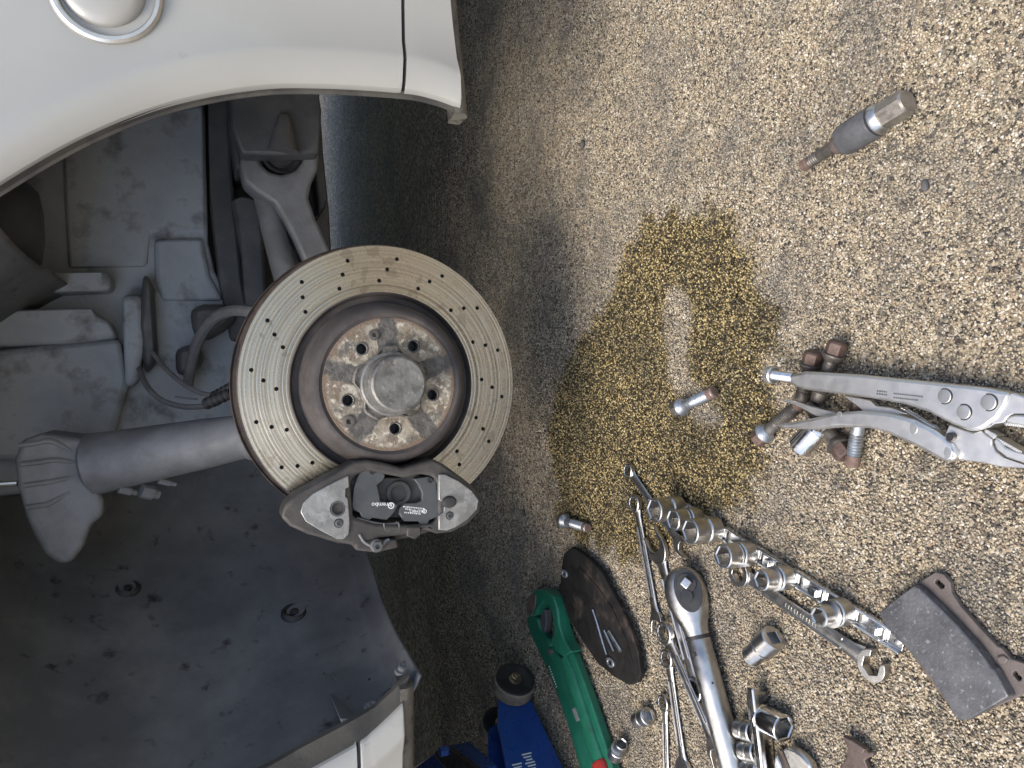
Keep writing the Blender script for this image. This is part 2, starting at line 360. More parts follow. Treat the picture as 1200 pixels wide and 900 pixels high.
def gravel():
    """every near stone is a small faceted grain of its own, all in one mesh"""
    n = 680000; P = np.stack([RNG.uniform(-1.0, 1.0, n), RNG.uniform(.30, 1.75, n)], 1)
    keep = (np.abs(P[:, 0]) < .385 + (P[:, 1] - .34) * .47) & (RNG.random(n) < np.clip(1.25 - .45 * P[:, 1], .5, 1) * np.clip((1.75 - P[:, 1]) / .3, 0, 1))
    P = P[keep]; n = len(P)
    octa = np.array([(1, 0, 0), (-1, 0, 0), (0, 1, 0), (0, -1, 0), (0, 0, 1), (0, 0, -1)], float)
    tri = np.array([(0, 2, 4), (2, 1, 4), (1, 3, 4), (3, 0, 4), (2, 0, 5), (1, 2, 5), (3, 1, 5), (0, 3, 5)])
    q = RNG.normal(size=(n, 4)); q /= np.linalg.norm(q, axis=1)[:, None]; w, x, y, z = q.T
    Rm = np.stack([1 - 2 * (y * y + z * z), 2 * (x * y - z * w), 2 * (x * z + y * w), 2 * (x * y + z * w), 1 - 2 * (x * x + z * z), 2 * (y * z - x * w), 2 * (x * z - y * w), 2 * (y * z + x * w), 1 - 2 * (x * x + y * y)], 1).reshape(n, 3, 3)
    rad = RNG.uniform(.0009, .0020, n)
    loc = octa[None] * RNG.uniform(.7, 1.25, (n, 6, 1)) + RNG.normal(0, .12, (n, 6, 3))
    V = np.einsum('nij,nkj->nki', Rm, loc) * rad[:, None, None]
    V[:, :, 2] *= .75
    V[:, :, :2] += P[:, None, :]; V[:, :, 2] += RNG.uniform(-.0022, -.0010, n)[:, None]
    F = (tri[None] + (np.arange(n) * 6)[:, None, None]).reshape(-1)
    me = bpy.data.meshes.new('gravel'); me.vertices.add(n * 6); me.vertices.foreach_set('co', V.astype(np.float32).ravel())
    me.loops.add(n * 24); me.loops.foreach_set('vertex_index', F.astype(np.int32)); me.polygons.add(n * 8)
    me.polygons.foreach_set('loop_start', (np.arange(n * 8) * 3).astype(np.int32))
    me.update(calc_edges=True)
    for nm, val in (('wet', wet_value(P)), ('rnd', RNG.random(n))):
        at = me.attributes.new(nm, 'FLOAT', 'POINT'); at.data.foreach_set('value', np.repeat(val, 6).astype(np.float32))
    me.materials.append(MT['grain']); o = bpy.data.objects.new('gravel', me); COL.objects.link(o); return o
gv = gravel(); gv['kind'] = 'stuff'; gv['label'] = 'cream and brown resin-bound gravel of the driveway'; gv['category'] = 'gravel'

# ------------------------------------------------------------------ the car (own frame: y into the car, z up, brake disc plane at y = YD)
YD, YF = 0.992, 0.89
ZC = car_pt(449, 450, YD).z
CARM = Matrix.Translation(CAM) @ Matrix.Rotation(R(-TILT), 4, 'X')
BASE = Vector((0, 1.75, -.66))
car = thing('car', 'jacked-up pale grey car with its wheel off, brake disc showing in the arch', 'car', CARM @ Matrix.Translation(BASE))
def cpart(name, bm, m_, parent=None, **k):
    if parent is None:
        return obj(name, bm, m_, car, loc=-BASE, **k)
    return obj(name, bm, m_, parent, **k)
def YP(pts, y):                           # traced outline on a plane of constant depth -> (x, z)
    return [(v.x, v.z) for v in (car_pt(px, py, y) for px, py in pts)]
YZ = Matrix(((1, 0, 0, 0), (0, 0, 1, 0), (0, 1, 0, 0), (0, 0, 0, 1)))       # prism (x, y, z) -> (x, depth, height)
def yprism(bm, loops, y0, y1): prism(bm, loops, y0, y1, YZ)

# body side with the wheel arch cut out
ARCH = [(.336, -.276, 1, .10), (.343, -.243, 1, .05), (.345, -.205, 1, 0), (.338, -.113, 1, .1), (.326, -.04, 1, .28), (.297, .046, 1, .5), (.253, .126, 1, .8), (.197, .2, .8, 1), (.13, .275, .5, 1),
        (.03, .345, .1, 1), (-.09, .38, -.2, 1), (-.21, .365, -.5, 1), (-.33, .30, -.9, 1), (-.42, .20, -1, .6), (-.465, .09, -1, .35), (-.465, -.01, -1, .15),
        (-.440, -.085, -1, 0), (-.414, -.152, -1, 0), (-.402, -.172, -1, 0), (-.376, -.205, -1, 0)]
def arch_curve(i0, i1, n=10):
    pts = [Vector((a[0], a[1], 0)) for a in ARCH]; dirs = [Vector((a[2], a[3], 0)).normalized() for a in ARCH]
    P = smooth_path(pts, n)[i0 * n:i1 * n + 1]; D = smooth_path(dirs, n)[i0 * n:i1 * n + 1]
    return [(p, d.normalized()) for p, d in zip(P, D)]
PROF = [(.0, .007), (.003, .001), (.010, -.003), (.034, -.008), (.043, -.006), (.058, .0), (.10, .003)]
def body_panel(name, i0, i1, m_, lim, zlift=0.0, trim0=0., trim1=0.):
    bm = BM(); rows = []
    cv = arch_curve(i0, i1)
    for q, (p, d) in enumerate(cv):
        row = []
        p = p.copy()
        if q == 0: p.y += trim0
        if q == len(cv) - 1: p.y += trim1
        for off, dy in PROF:
            w = p + d * off; row.append(bm.verts.new((w.x, YF + dy, w.y)))
        w0 = p + d * .10
        for f_ in (.15, .35, .6, 1.0):
            tx = (lim[1] - w0.x) / d.x if d.x > .02 else ((lim[0] - w0.x) / d.x if d.x < -.02 else 9)
            tz = (lim[2] - w0.y) / d.y if d.y > .02 else 9
            w = w0 + d * min(tx, tz) * f_
            hgt = w.y + .2
            row.append(bm.verts.new((w.x, YF + .003 + max(0, hgt - .25) ** 2 * .18, w.y)))
        rows.append(row)
    for a, b in zip(rows, rows[1:]):
        for k in range(len(a) - 1): bm.faces.new((a[k], a[k + 1], b[k + 1], b[k]))
    for r_ in ([rows[0]], [rows[-1]]):    # fold the panel ends back so that the seams have depth
        v = r_[0]; w = [bm.verts.new((x.co.x, x.co.y + .022, x.co.z)) for x in v]
        for k in range(len(v) - 1): bm.faces.new((v[k], v[k + 1], w[k + 1], w[k]))
    a = [r_[0] for r_ in rows]; w = [bm.verts.new((x.co.x, x.co.y + .004, x.co.z)) for x in a]
    for k in range(len(a) - 1): bm.faces.new((a[k], a[k + 1], w[k + 1], w[k]))
    return cpart(name, bm, m_, bev=.0025, ang=40)
LIM = (-1.7, 1.5, .46)
fender = body_panel('fender', 2, 17, MT['paint'], LIM, trim0=.0022, trim1=.0022)
body_panel('bumper_corner', 0, 2, MT['paint'], LIM, trim1=-.0022)
body_panel('sill', 17, 19, MT['paint_low'], LIM, trim0=-.0022)
# grimy rolled lip behind the arch edge and along the lower edges
bm = BM(); cv = arch_curve(0, 19)
rows = []
for p, d in cv:
    t = max(0., min(1., (-.10 - p.x) / .28)) if p.y < .05 else 0
    wd = .006 + .020 * t
    rows.append([bm.verts.new((p.x - d.x * a * wd + d.x * .0015, YF + .0085 + b, p.y - max(d.y, 0) * a * wd - .012 * t * a)) for a, b in ((0, -.004), (.5, .003 + .003 * t), (1, .004 + .008 * t), (1.05, .005 + .015 * t), (0.2, .006 + .018 * t))])
for a, b in zip(rows, rows[1:]):
    for k in range(4): bm.faces.new((a[k], a[k + 1], b[k + 1], b[k]))
cpart('arch_lip', bm, MT['liplip'])
def flange(name, pts, m_):
    bm = BM(); rows = []
    for x, z in pts: rows.append([bm.verts.new((x, YF + a, z + b)) for a, b in ((.0065, .004), (.0065, -.004), (.010, -.011), (.020, -.016), (.05, -.014), (.05, .0))])
    for a, b in zip(rows, rows[1:]):
        for k in range(5): bm.faces.new((a[k], a[k + 1], b[k + 1], b[k]))
    bm.faces.new(rows[0]); bm.faces.new(list(reversed(rows[-1])))
    return cpart(name, bm, m_, ang=50)
flange('lower_flange', [(.331 + k * .05, -.274 + k * .005) for k in range(25)], MT['grime'])
flange('lower_flange', [(-.362 - k * .06, -.206) for k in range(23)], MT['grime'])
# round recessed cover on the fender
cvp = car_pt(124, -10, YF)
bm = BM(); MX = Matrix.Translation((cvp.x, YF - .003, cvp.z)) @ Matrix.Rotation(R(90), 4, 'Z')
loft(bm, [(-.010, .030), (-.007, .037), (-.004, .044), (.003, .046), (.0045, .0475), (.0045, .051), (.002, .0535), (-.004, .0545)], 48, cap0=True, cap1=False, M=Matrix.Translation((cvp.x, YF, cvp.z)) @ Matrix.Rotation(R(-90), 4, 'Z'))
cap_ring = cpart('round_cover', bm, MT['satinlight'], ang=25)
bm = BM(); MXc = Matrix.Translation((cvp.x + .004, YF, cvp.z + .003)) @ Matrix.Rotation(R(-90), 4, 'Z')
loft(bm, [(-.008, .040), (-.002, .0405), (.003, .038), (.006, .030), (.0075, .018), (.008, .001)], 48, M=MXc)
cpart('cover_dome', bm, MT['paint'], cap_ring, ang=50)
bm = BM(); box(bm, (cvp.x + .006, YF - .0078, cvp.z + .004), (.007, .004, .034))
cpart('grip_bar', bm, MT['satin'], cap_ring, bev=.0018)

# bonnet, roof mass, underbody, so that the car shades itself and the ground
bm = BM()
for a in ((0, .46, .915, 1.05, .54), (0, .54, 1.05, 2.5, .58)):
    vs = [bm.verts.new(p) for p in ((-1.7, a[2], a[1]), (1.5, a[2], a[1]), (1.5, a[3], a[4]), (-1.7, a[3], a[4]))]; bm.faces.new(vs)
cpart('bonnet', bm, MT['paint'])
bm = BM()
box(bm, (-1.15, 1.85, -.165), (1.5, 1.7, .03)); box(bm, (1.05, 1.9, -.135), (.9, 1.8, .03)); box(bm, (0.1, 2.1, -.13), (1.0, 1.25, .03))
box(bm, (0, 2.72, .10), (3.2, .04, .70)); box(bm, (-1.70, 1.8, .15), (.03, 1.8, .65)); box(bm, (1.50, 1.8, .1), (.03, 1.8, .7))
cpart('underbody', bm, MT['underbody'])

# wheel-arch liner: dished plastic shell, lofted from the arch edge inwards
def liner():
    out = [(-.352, -.230), (-.374, -.216), (-.402, -.175), (-.420, -.12), (-.448, -.05), (-.464, .03), (-.455, .12), (-.415, .21), (-.335, .295), (-.21, .355), (-.08, .37), (.04, .335), (.13, .27), (.18, .22)]
    # depth stations: y, how far the wall has come in at the bottom, how much of the arch's outward sweep is left
    st = [(YF + .016, 0, 1), (.96, .006, .95), (1.03, .012, .80), (1.10, .028, .66), (1.18, .052, .52), (1.25, .078, .42), (1.31, .115, .34), (1.36, .165, .28), (1.385, .24, .22), (1.395, .34, .18)]
    O = smooth_path([Vector((a, 0, b)) for a, b in out], 8)
    ST = smooth_path([Vector(p) for p in st], 5)
    bm = BM(); rows = []; nd = len(ST) - 1
    for i, a in enumerate(O):
        row = []; s = i / (len(O) - 1)
        for k, q in enumerate(ST):
            t = k / nd
            f_ = 1 - q.y / .37 * 1.0
            x = -.352 + q.y + (a.x + .352) * q.z if a.x < -.2 else a.x * (1 - .6 * t) + (q.y * .3)
            if a.z > .15 and a.x < -.05:
                u = min(1, (a.z - .15) / .2); x = x * (1 - u) + (a.x * (1 - .35 * t) + q.y * .3) * u
            z = a.z - (max(0, a.z) * .10 * t) + (.012 * min(1, t * 1.5) if a.z < -.2 else 0) * .5
            nrm = Vector((1, -.35, 0)).normalized()
            h = .007 / (1 + math.exp(-(t - .42) * 70)) - .005 / (1 + math.exp(-(t - .68) * 60)) + .0015 * math.sin(s * 22 + t * 9) * math.sin(t * 7)
            row.append(bm.verts.new((x + nrm.x * h, q.x + nrm.y * h, z)))
        rows.append(row)
    for a, b in zip(rows, rows[1:]):
        for k in range(nd): bm.faces.new((a[k], a[k + 1], b[k + 1], b[k]))
    global LBVH
    LBVH = BVHTree.FromBMesh(bm)
    o = cpart('wheel_arch_liner', bm, MT['liner'], ang=60)
    so = o.modifiers.new('thick', 'SOLIDIFY'); so.thickness = .003; so.offset = 0
    return o
def liner_at(px, py):                     # point of the liner wall that the photo shows there
    r = (CF + CR * ((450 - py) / FPX) - CU * ((px - 600) / FPX)).normalized()
    hit = LBVH.ray_cast(Vector((0, 0, 0)), r)
    return hit[0] if hit[0] is not None else r * 1.2
lin = liner()
def wall_frame(p):                        # local X points out of the wall towards the wheel
    return Matrix.Translation(p) @ Matrix.Rotation(R(-20), 4, 'Z')
for px, py, r_, boss in ((345, 718, .013, 1), (150, 690, .012, 1), (472, 785, .0065, 0), (436, 830, .0065, 0)):
    p = liner_at(px, py); bm = BM()
    if boss: loft(bm, [(-.004, r_ * 1.5), (.002, r_ * 1.45), (.005, r_ * 1.25), (.003, r_ * 1.0), (-.001, r_ * .92), (0, r_ * .5), (.004, r_ * .45), (.005, r_ * .2)], 28, cap0=False, M=wall_frame(p))
    else: loft(bm, [(-.003, r_ * 1.6), (.0015, r_ * 1.55), (.002, r_), (.006, r_ * .95), (.007, r_ * .6), (.005, r_ * .4)], 20, cap0=False, M=wall_frame(p))
    o = cpart('liner_bolt', bm, MT['rubber'] if boss else MT['castarm'], lin)
for px, py, r_ in ((434, 797, .003), (470, 800, .0035), (458, 809, .003), (424, 839, .0042), (380, 790, .002), (372, 768, .002)):
    p = liner_at(px, py); bm = BM(); loft(bm, [(-.002, r_), (.0012, r_), (.0016, r_ * .7)], 12, M=wall_frame(p)); cpart('drain_hole', bm, MT['black'], lin)
# small triangular gusset where liner meets the seam
g0, g1, g2 = liner_at(387, 815), liner_at(404, 858), liner_at(422, 850); bm = BM()
nx = Vector((.012, 0, .004)); A_ = [g0, g1, g2]; T_ = [g0 + nx * .3, g1 + nx * 1.4, g2 + nx * .7]
va = [bm.verts.new(p - nx) for p in A_]; vb = [bm.verts.new(p) for p in T_]
bm.faces.new(va); bm.faces.new(vb)
for k in range(3): bm.faces.new((va[k], va[(k + 1) % 3], vb[(k + 1) % 3], vb[k]))
cpart('gusset', bm, MT['liner'], lin, bev=.001)

# inner structure of the wheel well
bm = BM()
yprism(bm, [YP([(-160, -60), (240, -60), (376, 40), (374, 105), (379, 180), (386, 250), (388, 292), (392, 520), (384, 600), (380, 700), (-160, 760)], 1.42)], 1.42, 1.45)
cpart('bulkhead', bm, MT['darkmetal'], bev=.003)
bm = BM()
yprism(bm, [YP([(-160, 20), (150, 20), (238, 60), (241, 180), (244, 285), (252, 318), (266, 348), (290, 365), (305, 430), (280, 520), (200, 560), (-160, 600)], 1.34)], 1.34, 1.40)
inner = cpart('inner_panel', bm, MT['dusthazemetal'], bev=.008, seg=3)
def raised(name, pts, y0, y1, m_, bev=.004, par=inner):
    if bev == .004: bev = .010
    bm = BM(); yprism(bm, [YP(pts, y0)], y0, y1); return cpart(name, bm, m_, par, bev=bev)
raised('pressed_panel', [(72, 150), (238, 120), (240, 268), (176, 272), (172, 312), (80, 314), (75, 230)], 1.333, 1.345, MT['dusthazemetal'])
raised('pressed_panel', [(180, 280), (238, 278), (246, 322), (262, 352), (190, 352), (181, 330)], 1.33, 1.345, MT['dusthazemetal'])
raised('rail', [(-80, 322), (128, 318), (131, 340), (-80, 348)], 1.29, 1.35, MT['dusthazemetal'])
raised('rail', [(-80, 366), (108, 360), (112, 372), (125, 374), (136, 395), (90, 402), (-80, 408)], 1.28, 1.35, MT['dusthazemetal'])
raised('bracket', [(-80, 420), (60, 402), (140, 396), (150, 450), (130, 520), (60, 540), (-80, 540)], 1.31, 1.35, MT['dusthazemetal'])
raised('bracket', [(168, 318), (178, 330), (184, 420), (170, 440), (160, 380)], 1.30, 1.35, MT['darkmetal'])
raised('bracket', [(142, 345), (166, 345), (170, 400), (160, 450), (146, 455)], 1.30, 1.35, MT['dusthazemetal'])
raised('mount_plate', [(222, 362), (238, 356), (268, 356), (280, 372), (262, 388), (240, 400), (226, 392)], 1.30, 1.345, MT['darkmetal'])
raised('mount_plate', [(205, 408), (232, 402), (240, 420), (225, 440), (206, 440)], 1.30, 1.345, MT['darkmetal'])
# damper body with scuff marks at the top of the arch
bm = BM(); p0, p1 = car_pt(-60, 262, 1.22), car_pt(52, 268, 1.24)
tube(bm, [p0, p0.lerp(p1, .55), p0.lerp(p1, .8), p0.lerp(p1, .96), p1], [.075, .075, .066, .048, .02], 32); damper = cpart('damper', bm, MT['damper'])
# frame rails right of the disc, control arm, ball joint, link
def rail(pts, y0, y1, m_, name='frame_rail', bev=.006):
    bm = BM(); yprism(bm, [YP(pts, y0)], y0, y1); return cpart(name, bm, m_, bev=bev)
rail([(242, 60), (268, 60), (272, 200), (285, 330), (300, 400), (270, 400), (256, 330), (246, 240)], 1.33, 1.41, MT['darkmetal'])
rail([(270, 235), (286, 228), (306, 232), (312, 330), (316, 400), (290, 400), (283, 300)], 1.30, 1.40, MT['darkmetal'])
br = rail([(262, 60), (362, 40), (374, 100), (378, 170), (384, 240), (374, 250), (366, 180), (300, 176), (288, 196), (276, 200), (268, 150)], 1.27, 1.40, MT['darkmetal'], 'subframe_bracket')
raised('web_plate', [(275, 110), (318, 96), (322, 160), (300, 178), (282, 170)], 1.24, 1.28, MT['darkmetal'], par=br)
arm_out = [(281, 192), (284, 172), (302, 152), (332, 145), (360, 154), (374, 178), (373, 198), (365, 216), (362, 232), (370, 256), (382, 282), (398, 318), (420, 360), (388, 372), (362, 318), (348, 286), (334, 258), (322, 238), (300, 224), (286, 212)]
hole = [(303, 178), (306, 192), (316, 201), (330, 204), (346, 200), (354, 190), (357, 178), (350, 163), (330, 156), (310, 163)]
bm = BM(); yprism(bm, [YP(arm_out, 1.19), YP(hole, 1.19)], 1.19, 1.25); arm = cpart('control_arm', bm, MT['castarm'], bev=.006, seg=3)
c = car_pt(330, 181, 1.2); bm = BM()
loft(bm, [(-.03, .028), (-.004, .030), (.0, .027), (-.004, .021), (0.001, .018), (.002, .004)], 28, cap0=True, M=Matrix.Translation((c.x, 1.195, c.z)) @ Matrix.Rotation(R(-90), 4, 'Z') @ Matrix.Scale(1.0, 4, (0, 0, 1)))
cpart('bushing', bm, MT['rubber'], arm)
bm = BM(); rail([(268, 84), (368, 70), (377, 130), (374, 179), (330, 181), (284, 180), (272, 150)], 1.145, 1.185, MT['darkmetal'], 'pivot_bracket', .004)
a_, b_ = car_pt(333, 136, 1.142), car_pt(332, 178, 1.142)
tube(bm, [a_.lerp(b_, t) for t in (0, .12, .2, .3, .42, .5, .62, .7, .85, 1)], [.008, .010, .011, .013, .014, .015, .017, .018, .020, .022], 20); cpart('ball_joint_boot', bm, MT['darkmetal'], arm)
bm = BM(); tube(bm, [car_pt(312, 232, 1.24), car_pt(326, 290, 1.22), car_pt(345, 360, 1.20)], .019, 16); cpart('link_rod', bm, MT['castarm'])
# hoses and wires
def hose(pts, r, m_, name):
    bm = BM(); tube(bm, smooth_path([car_pt(*p) for p in pts], 8), r, 10); return cpart(name, bm, m_)
hose([(330, 372, 1.10), (300, 366, 1.13), (272, 364, 1.2), (250, 374, 1.24), (234, 396, 1.27), (226, 418, 1.29), (220, 452, 1.31)], .0085, MT['hose'], 'brake_hose')
hose([(178, 412, 1.29), (196, 434, 1.25), (218, 452, 1.21), (240, 462, 1.18), (262, 463, 1.15)], .0036, MT['hose'], 'sensor_wire')
hose([(163, 432, 1.29), (172, 452, 1.25), (188, 468, 1.22), (212, 476, 1.19), (240, 476, 1.16), (256, 472, 1.145)], .0040, MT['hose'], 'sensor_wire')
for (a_, b_) in (((240, 474, 1.15), (272, 460, 1.12)), ((250, 466, 1.15), (276, 452, 1.12))):
    p0, p1 = car_pt(*a_), car_pt(*b_); bm = BM()
    tube(bm, [p0.lerp(p1, t / 16) for t in range(17)], [.0085 if k % 3 else .006 for k in range(17)], 12); cpart('wire_grommet', bm, MT['rubber'])
hose([(205, 465, 1.2), (232, 468, 1.2)], .0014, MT['castarm'], 'retaining_clip')
# upright leg of the knuckle and its top joint
p0, p1 = car_pt(310, 507, 1.10), car_pt(104, 545, 1.17); bm = BM()
tube(bm, [p0.lerp(p1, t) for t in (0, .1, .13, .35, .6, .85, .97, 1)], [.033, .034, .030, .034, .037, .040, .042, .034], 28); leg = cpart('knuckle_arm', bm, MT['castarm'])
leg.data.materials[0] = MT['castarm']
for (px, py, w_) in ((150, 575, .006), (176, 577, .010), (196, 565, .005)):
    q = car_pt(px, py, 1.15); bm = BM(); loft(bm, [(-.012, w_), (.004, w_), (.005, w_ * .7), (.012, w_ * .7)], 10, M=Matrix.Translation(q) @ Matrix.Rotation(R(110), 4, 'Y') @ Matrix.Rotation(R(20), 4, 'Z')); cpart('stud', bm, MT['castarm'], leg)
bm = BM()
yprism(bm, [YP([(16, 540), (24, 516), (48, 508), (100, 514), (112, 540), (114, 572), (121, 586), (122, 604), (106, 616), (98, 640), (84, 660), (68, 662), (52, 650), (40, 630), (30, 606), (20, 572)], 1.15)], 1.15, 1.24)
hous = cpart('joint_housing', bm, MT['castarm'], bev=.022, seg=5)
for i, (py, x1) in enumerate(((519, 60), (541, 66), (566, 62), (592, 58))):
    a_, b_ = car_pt(22 + i * 3, py + 3, 1.149), car_pt(x1, py - 2, 1.149); c_ = car_pt(x1 + 26, py + 10 - i * 9, 1.153)
    bm = BM(); tube(bm, smooth_path([a_, a_.lerp(b_, .5), b_, c_], 4), .0032, 8); cpart('rib', bm, MT['castarm'], hous)
hose([(-40, 570, 1.2), (20, 566, 1.2)], .0042, MT['satinlight'], 'steel_pipe')

# ---- brake disc
CY = Matrix(((0, 1, 0, 0), (-1, 0, 0, YD), (0, 0, 1, ZC), (0, 0, 0, 1)))      # loft X axis -> towards the camera (-y)
RI, RO = .1185, .180
bm = BM()
loops = [circ((0, 0), RO - .0015, 120), circ((0, 0), RI, 96)]
for g in range(16):
    for k in range(3):
        a = g * 2 * PI / 16 + R(-6 + 4.3 * k); rr = (.1635, .1485, .1335)[k]
        loops.append(circ((rr * math.cos(a), rr * math.sin(a)), .0028, 8))
prism(bm, loops, 0, .005, Matrix(((1, 0, 0, 0), (0, 0, -1, 0), (0, 1, 0, 0), (0, 0, 0, 1))))
disc = cpart('brake_disc', bm, MT['disc'], ang=30); disc.location = -BASE + Vector((0, YD, ZC))
def dpart(name, secs, m_, N=96, cap0=False, cap1=False, ang=35, par=disc, M=None):
    bm = BM(); loft(bm, secs, N, cap0, cap1, M=(M or Matrix(((0, 1, 0, 0), (-1, 0, 0, 0), (0, 0, 1, 0), (0, 0, 0, 1))))); return obj(name, bm, m_, par, ang=ang)
dpart('disc_edge', [(.004, RO - .0022), (.0035, RO), (-.009, RO), (-.010, RO - .006), (-.022, RO - .006), (-.023, RO), (-.034, RO), (-.034, RI)], MT['rim'])
dpart('dust_shield', [(-.038, .10), (-.038, .184), (-.036, .1865), (-.041, .1875), (-.043, .184)], MT['rim'])
dpart('rear_face', [(-.0015, RO - .004), (-.002, RI)], MT['black'])
dpart('disc_hat', [(.005, RI + .0006), (.0056, RI - .001), (.003, RI - .0025), (-.004, RI - .004), (-.004, .108), (.002, .1055), (.022, .1025), (.038, .0985), (.0445, .0945), (.047, .0900), (.0472, .0875), (.0455, .0850), (.045, .083)], MT['hat'])
# mounting face with five bolt holes
A5 = [R(90 + a) for a in (-36, 36, 108, 180, 252)]
A5 = [math.atan2(-(dy), dx) for dx, dy in ()] or [R(a) for a in (58, 130, 202, 274, 346)]
# angles measured in the photo, turned upright
def upright(dx, dy): return math.atan2(-dx, -dy)
BOLT = [upright(*d) for d in ((-124, -150), (94, -153), (181, 46), (20, 189), (-176, 67))]
def hub_material(th0):
    """scaly mounting face: rusty cream fields under each bolt, oily grey arms between them"""
    m_ = bpy.data.materials.new('hubrust'); m_.use_nodes = True; nt = m_.node_tree; n = nt.nodes; l = nt.links; p = n['Principled BSDF']
    tc = n.new('ShaderNodeTexCoord'); sp = n.new('ShaderNodeSeparateXYZ'); l.new(tc.outputs['Object'], sp.inputs[0])
    def mth(op, a, b=None):
        x = n.new('ShaderNodeMath'); x.operation = op
        for i, v in enumerate((a, b)):
            if v is None: continue
            if isinstance(v, (int, float)): x.inputs[i].default_value = v
            else: l.new(v, x.inputs[i])
        return x.outputs[0]
    def nz(sc, d=6):
        t = n.new('ShaderNodeTexNoise'); t.inputs['Scale'].default_value = sc; t.inputs['Detail'].default_value = d; t.inputs['Roughness'].default_value = .65; l.new(tc.outputs['Object'], t.inputs['Vector']); return t.outputs['Fac']
    def ss(v, a, b):
        x = n.new('ShaderNodeMapRange'); x.interpolation_type = 'SMOOTHSTEP'; x.inputs[1].default_value = a; x.inputs[2].default_value = b; l.new(v, x.inputs[0]); return x.outputs[0]
    def mix(f, a, b):
        x = n.new('ShaderNodeMix'); x.data_type = 'RGBA'; l.new(f, x.inputs[0])
        for i, c in ((6, a), (7, b)):
            if isinstance(c, tuple): x.inputs[i].default_value = (*c, 1)
            else: l.new(c, x.inputs[i])
        return x.outputs[2]
    th = mth('ARCTAN2', sp.outputs[2], sp.outputs[0])
    rr = mth('SQRT', mth('ADD', mth('MULTIPLY', sp.outputs[0], sp.outputs[0]), mth('MULTIPLY', sp.outputs[2], sp.outputs[2])))
    c5 = mth('COSINE', mth('MULTIPLY', mth('SUBTRACT', th, th0 + R(36)), 5))
    arm = ss(mth('ADD', mth('ADD', c5, mth('MULTIPLY', mth('SUBTRACT', nz(75), .5), 1.1)), mth('MULTIPLY', mth('SUBTRACT', .060, rr), 16)), .35, .62)
    rust = mix(ss(nz(60), .38, .62), (.37, .33, .26), (.19, .15, .11))
    rust = mix(ss(nz(140), .52, .62), rust, (.55, .50, .41))
    rust = mix(ss(nz(38), .54, .66), rust, (.13, .12, .105))
    rim = ss(mth('ADD', rr, mth('MULTIPLY', nz(120), .006)), .079, .084)
    rust = mix(rim, rust, (.20, .145, .105))
    grey = mix(ss(nz(90), .4, .62), (.085, .08, .074), (.15, .14, .125))
    l.new(mix(arm, rust, grey), p.inputs['Base Color']); p.inputs['Roughness'].default_value = .72; p.inputs['Metallic'].default_value = .15
    b = n.new('ShaderNodeBump'); b.inputs['Strength'].default_value = .8; b.inputs['Distance'].default_value = .0016
    l.new(mth('ADD', nz(260, 4), mth('MULTIPLY', arm, -.5)), b.inputs['Height']); l.new(b.outputs[0], p.inputs['Normal'])
    return m_
MT['hubrust'] = hub_material(BOLT[0])
bm = BM(); lp = [circ((0, 0), .0835, 96)] + [circ((.056 * math.cos(a), .056 * math.sin(a)), .0066, 18) for a in BOLT] + [circ((0, 0), .034, 48)]
FACE = Matrix(((1, 0, 0, 0), (0, 0, -1, 0), (0, 1, 0, 0), (0, 0, 0, 1)))
prism(bm, lp, .036, .0455, FACE); obj('mounting_face', bm, MT['hubrust'], disc, bev=.0012)
for a in BOLT:
    T = Matrix.Translation((.056 * math.cos(a), 0, .056 * math.sin(a))) @ Matrix(((0, 1, 0, 0), (-1, 0, 0, 0), (0, 0, 1, 0), (0, 0, 0, 1)))
    bm = BM(); loft(bm, [(.0462, .0082), (.0464, .0070), (.040, .0064), (.030, .0062), (.022, .0062), (.022, .0005)], 20, False, True, M=T); obj('bolt_hole', bm, MT['darkmetal'], disc)
for (dx, dy), r_ in (((-67, -195), .0068), ((-167, 148), .0078)):
    a = upright(dx, dy); rr = .064 if r_ < .007 else .069
    T = Matrix.Translation((rr * math.cos(a), 0, rr * math.sin(a))) @ Matrix(((0, 1, 0, 0), (-1, 0, 0, 0), (0, 0, 1, 0), (0, 0, 0, 1)))
    bm = BM(); loft(bm, [(.044, r_), (.0478, r_), (.0482, r_ * .9), (.0482, r_ * .42), (.0455, star(6, .0018, .0032)), (.0455, .0004)], 24, False, True, M=T); obj('retaining_screw', bm, MT['hubgrey'], disc)
def scal(t): return .0445 + .0035 * max(-1, min(1, 1.8 * math.cos(5 * (t - BOLT[0] - R(36)))))
hub = dpart('hub_flange', [(.040, scal), (.0515, scal), (.0535, lambda t: scal(t) - .0022), (.0515, .0405), (.052, .0385)], MT['flange'], 120, par=disc)
dpart('hub_cap', [(.046, .0400), (.0590, .0395), (.0605, .0375), (.0605, .0360), (.066, .0352), (.088, .0345), (.0925, .0330), (.0942, .0305), (.0938, .0270), (.0932, .020), (.0935, .001)], MT['hubsteel'], 72, cap1=True, par=disc)

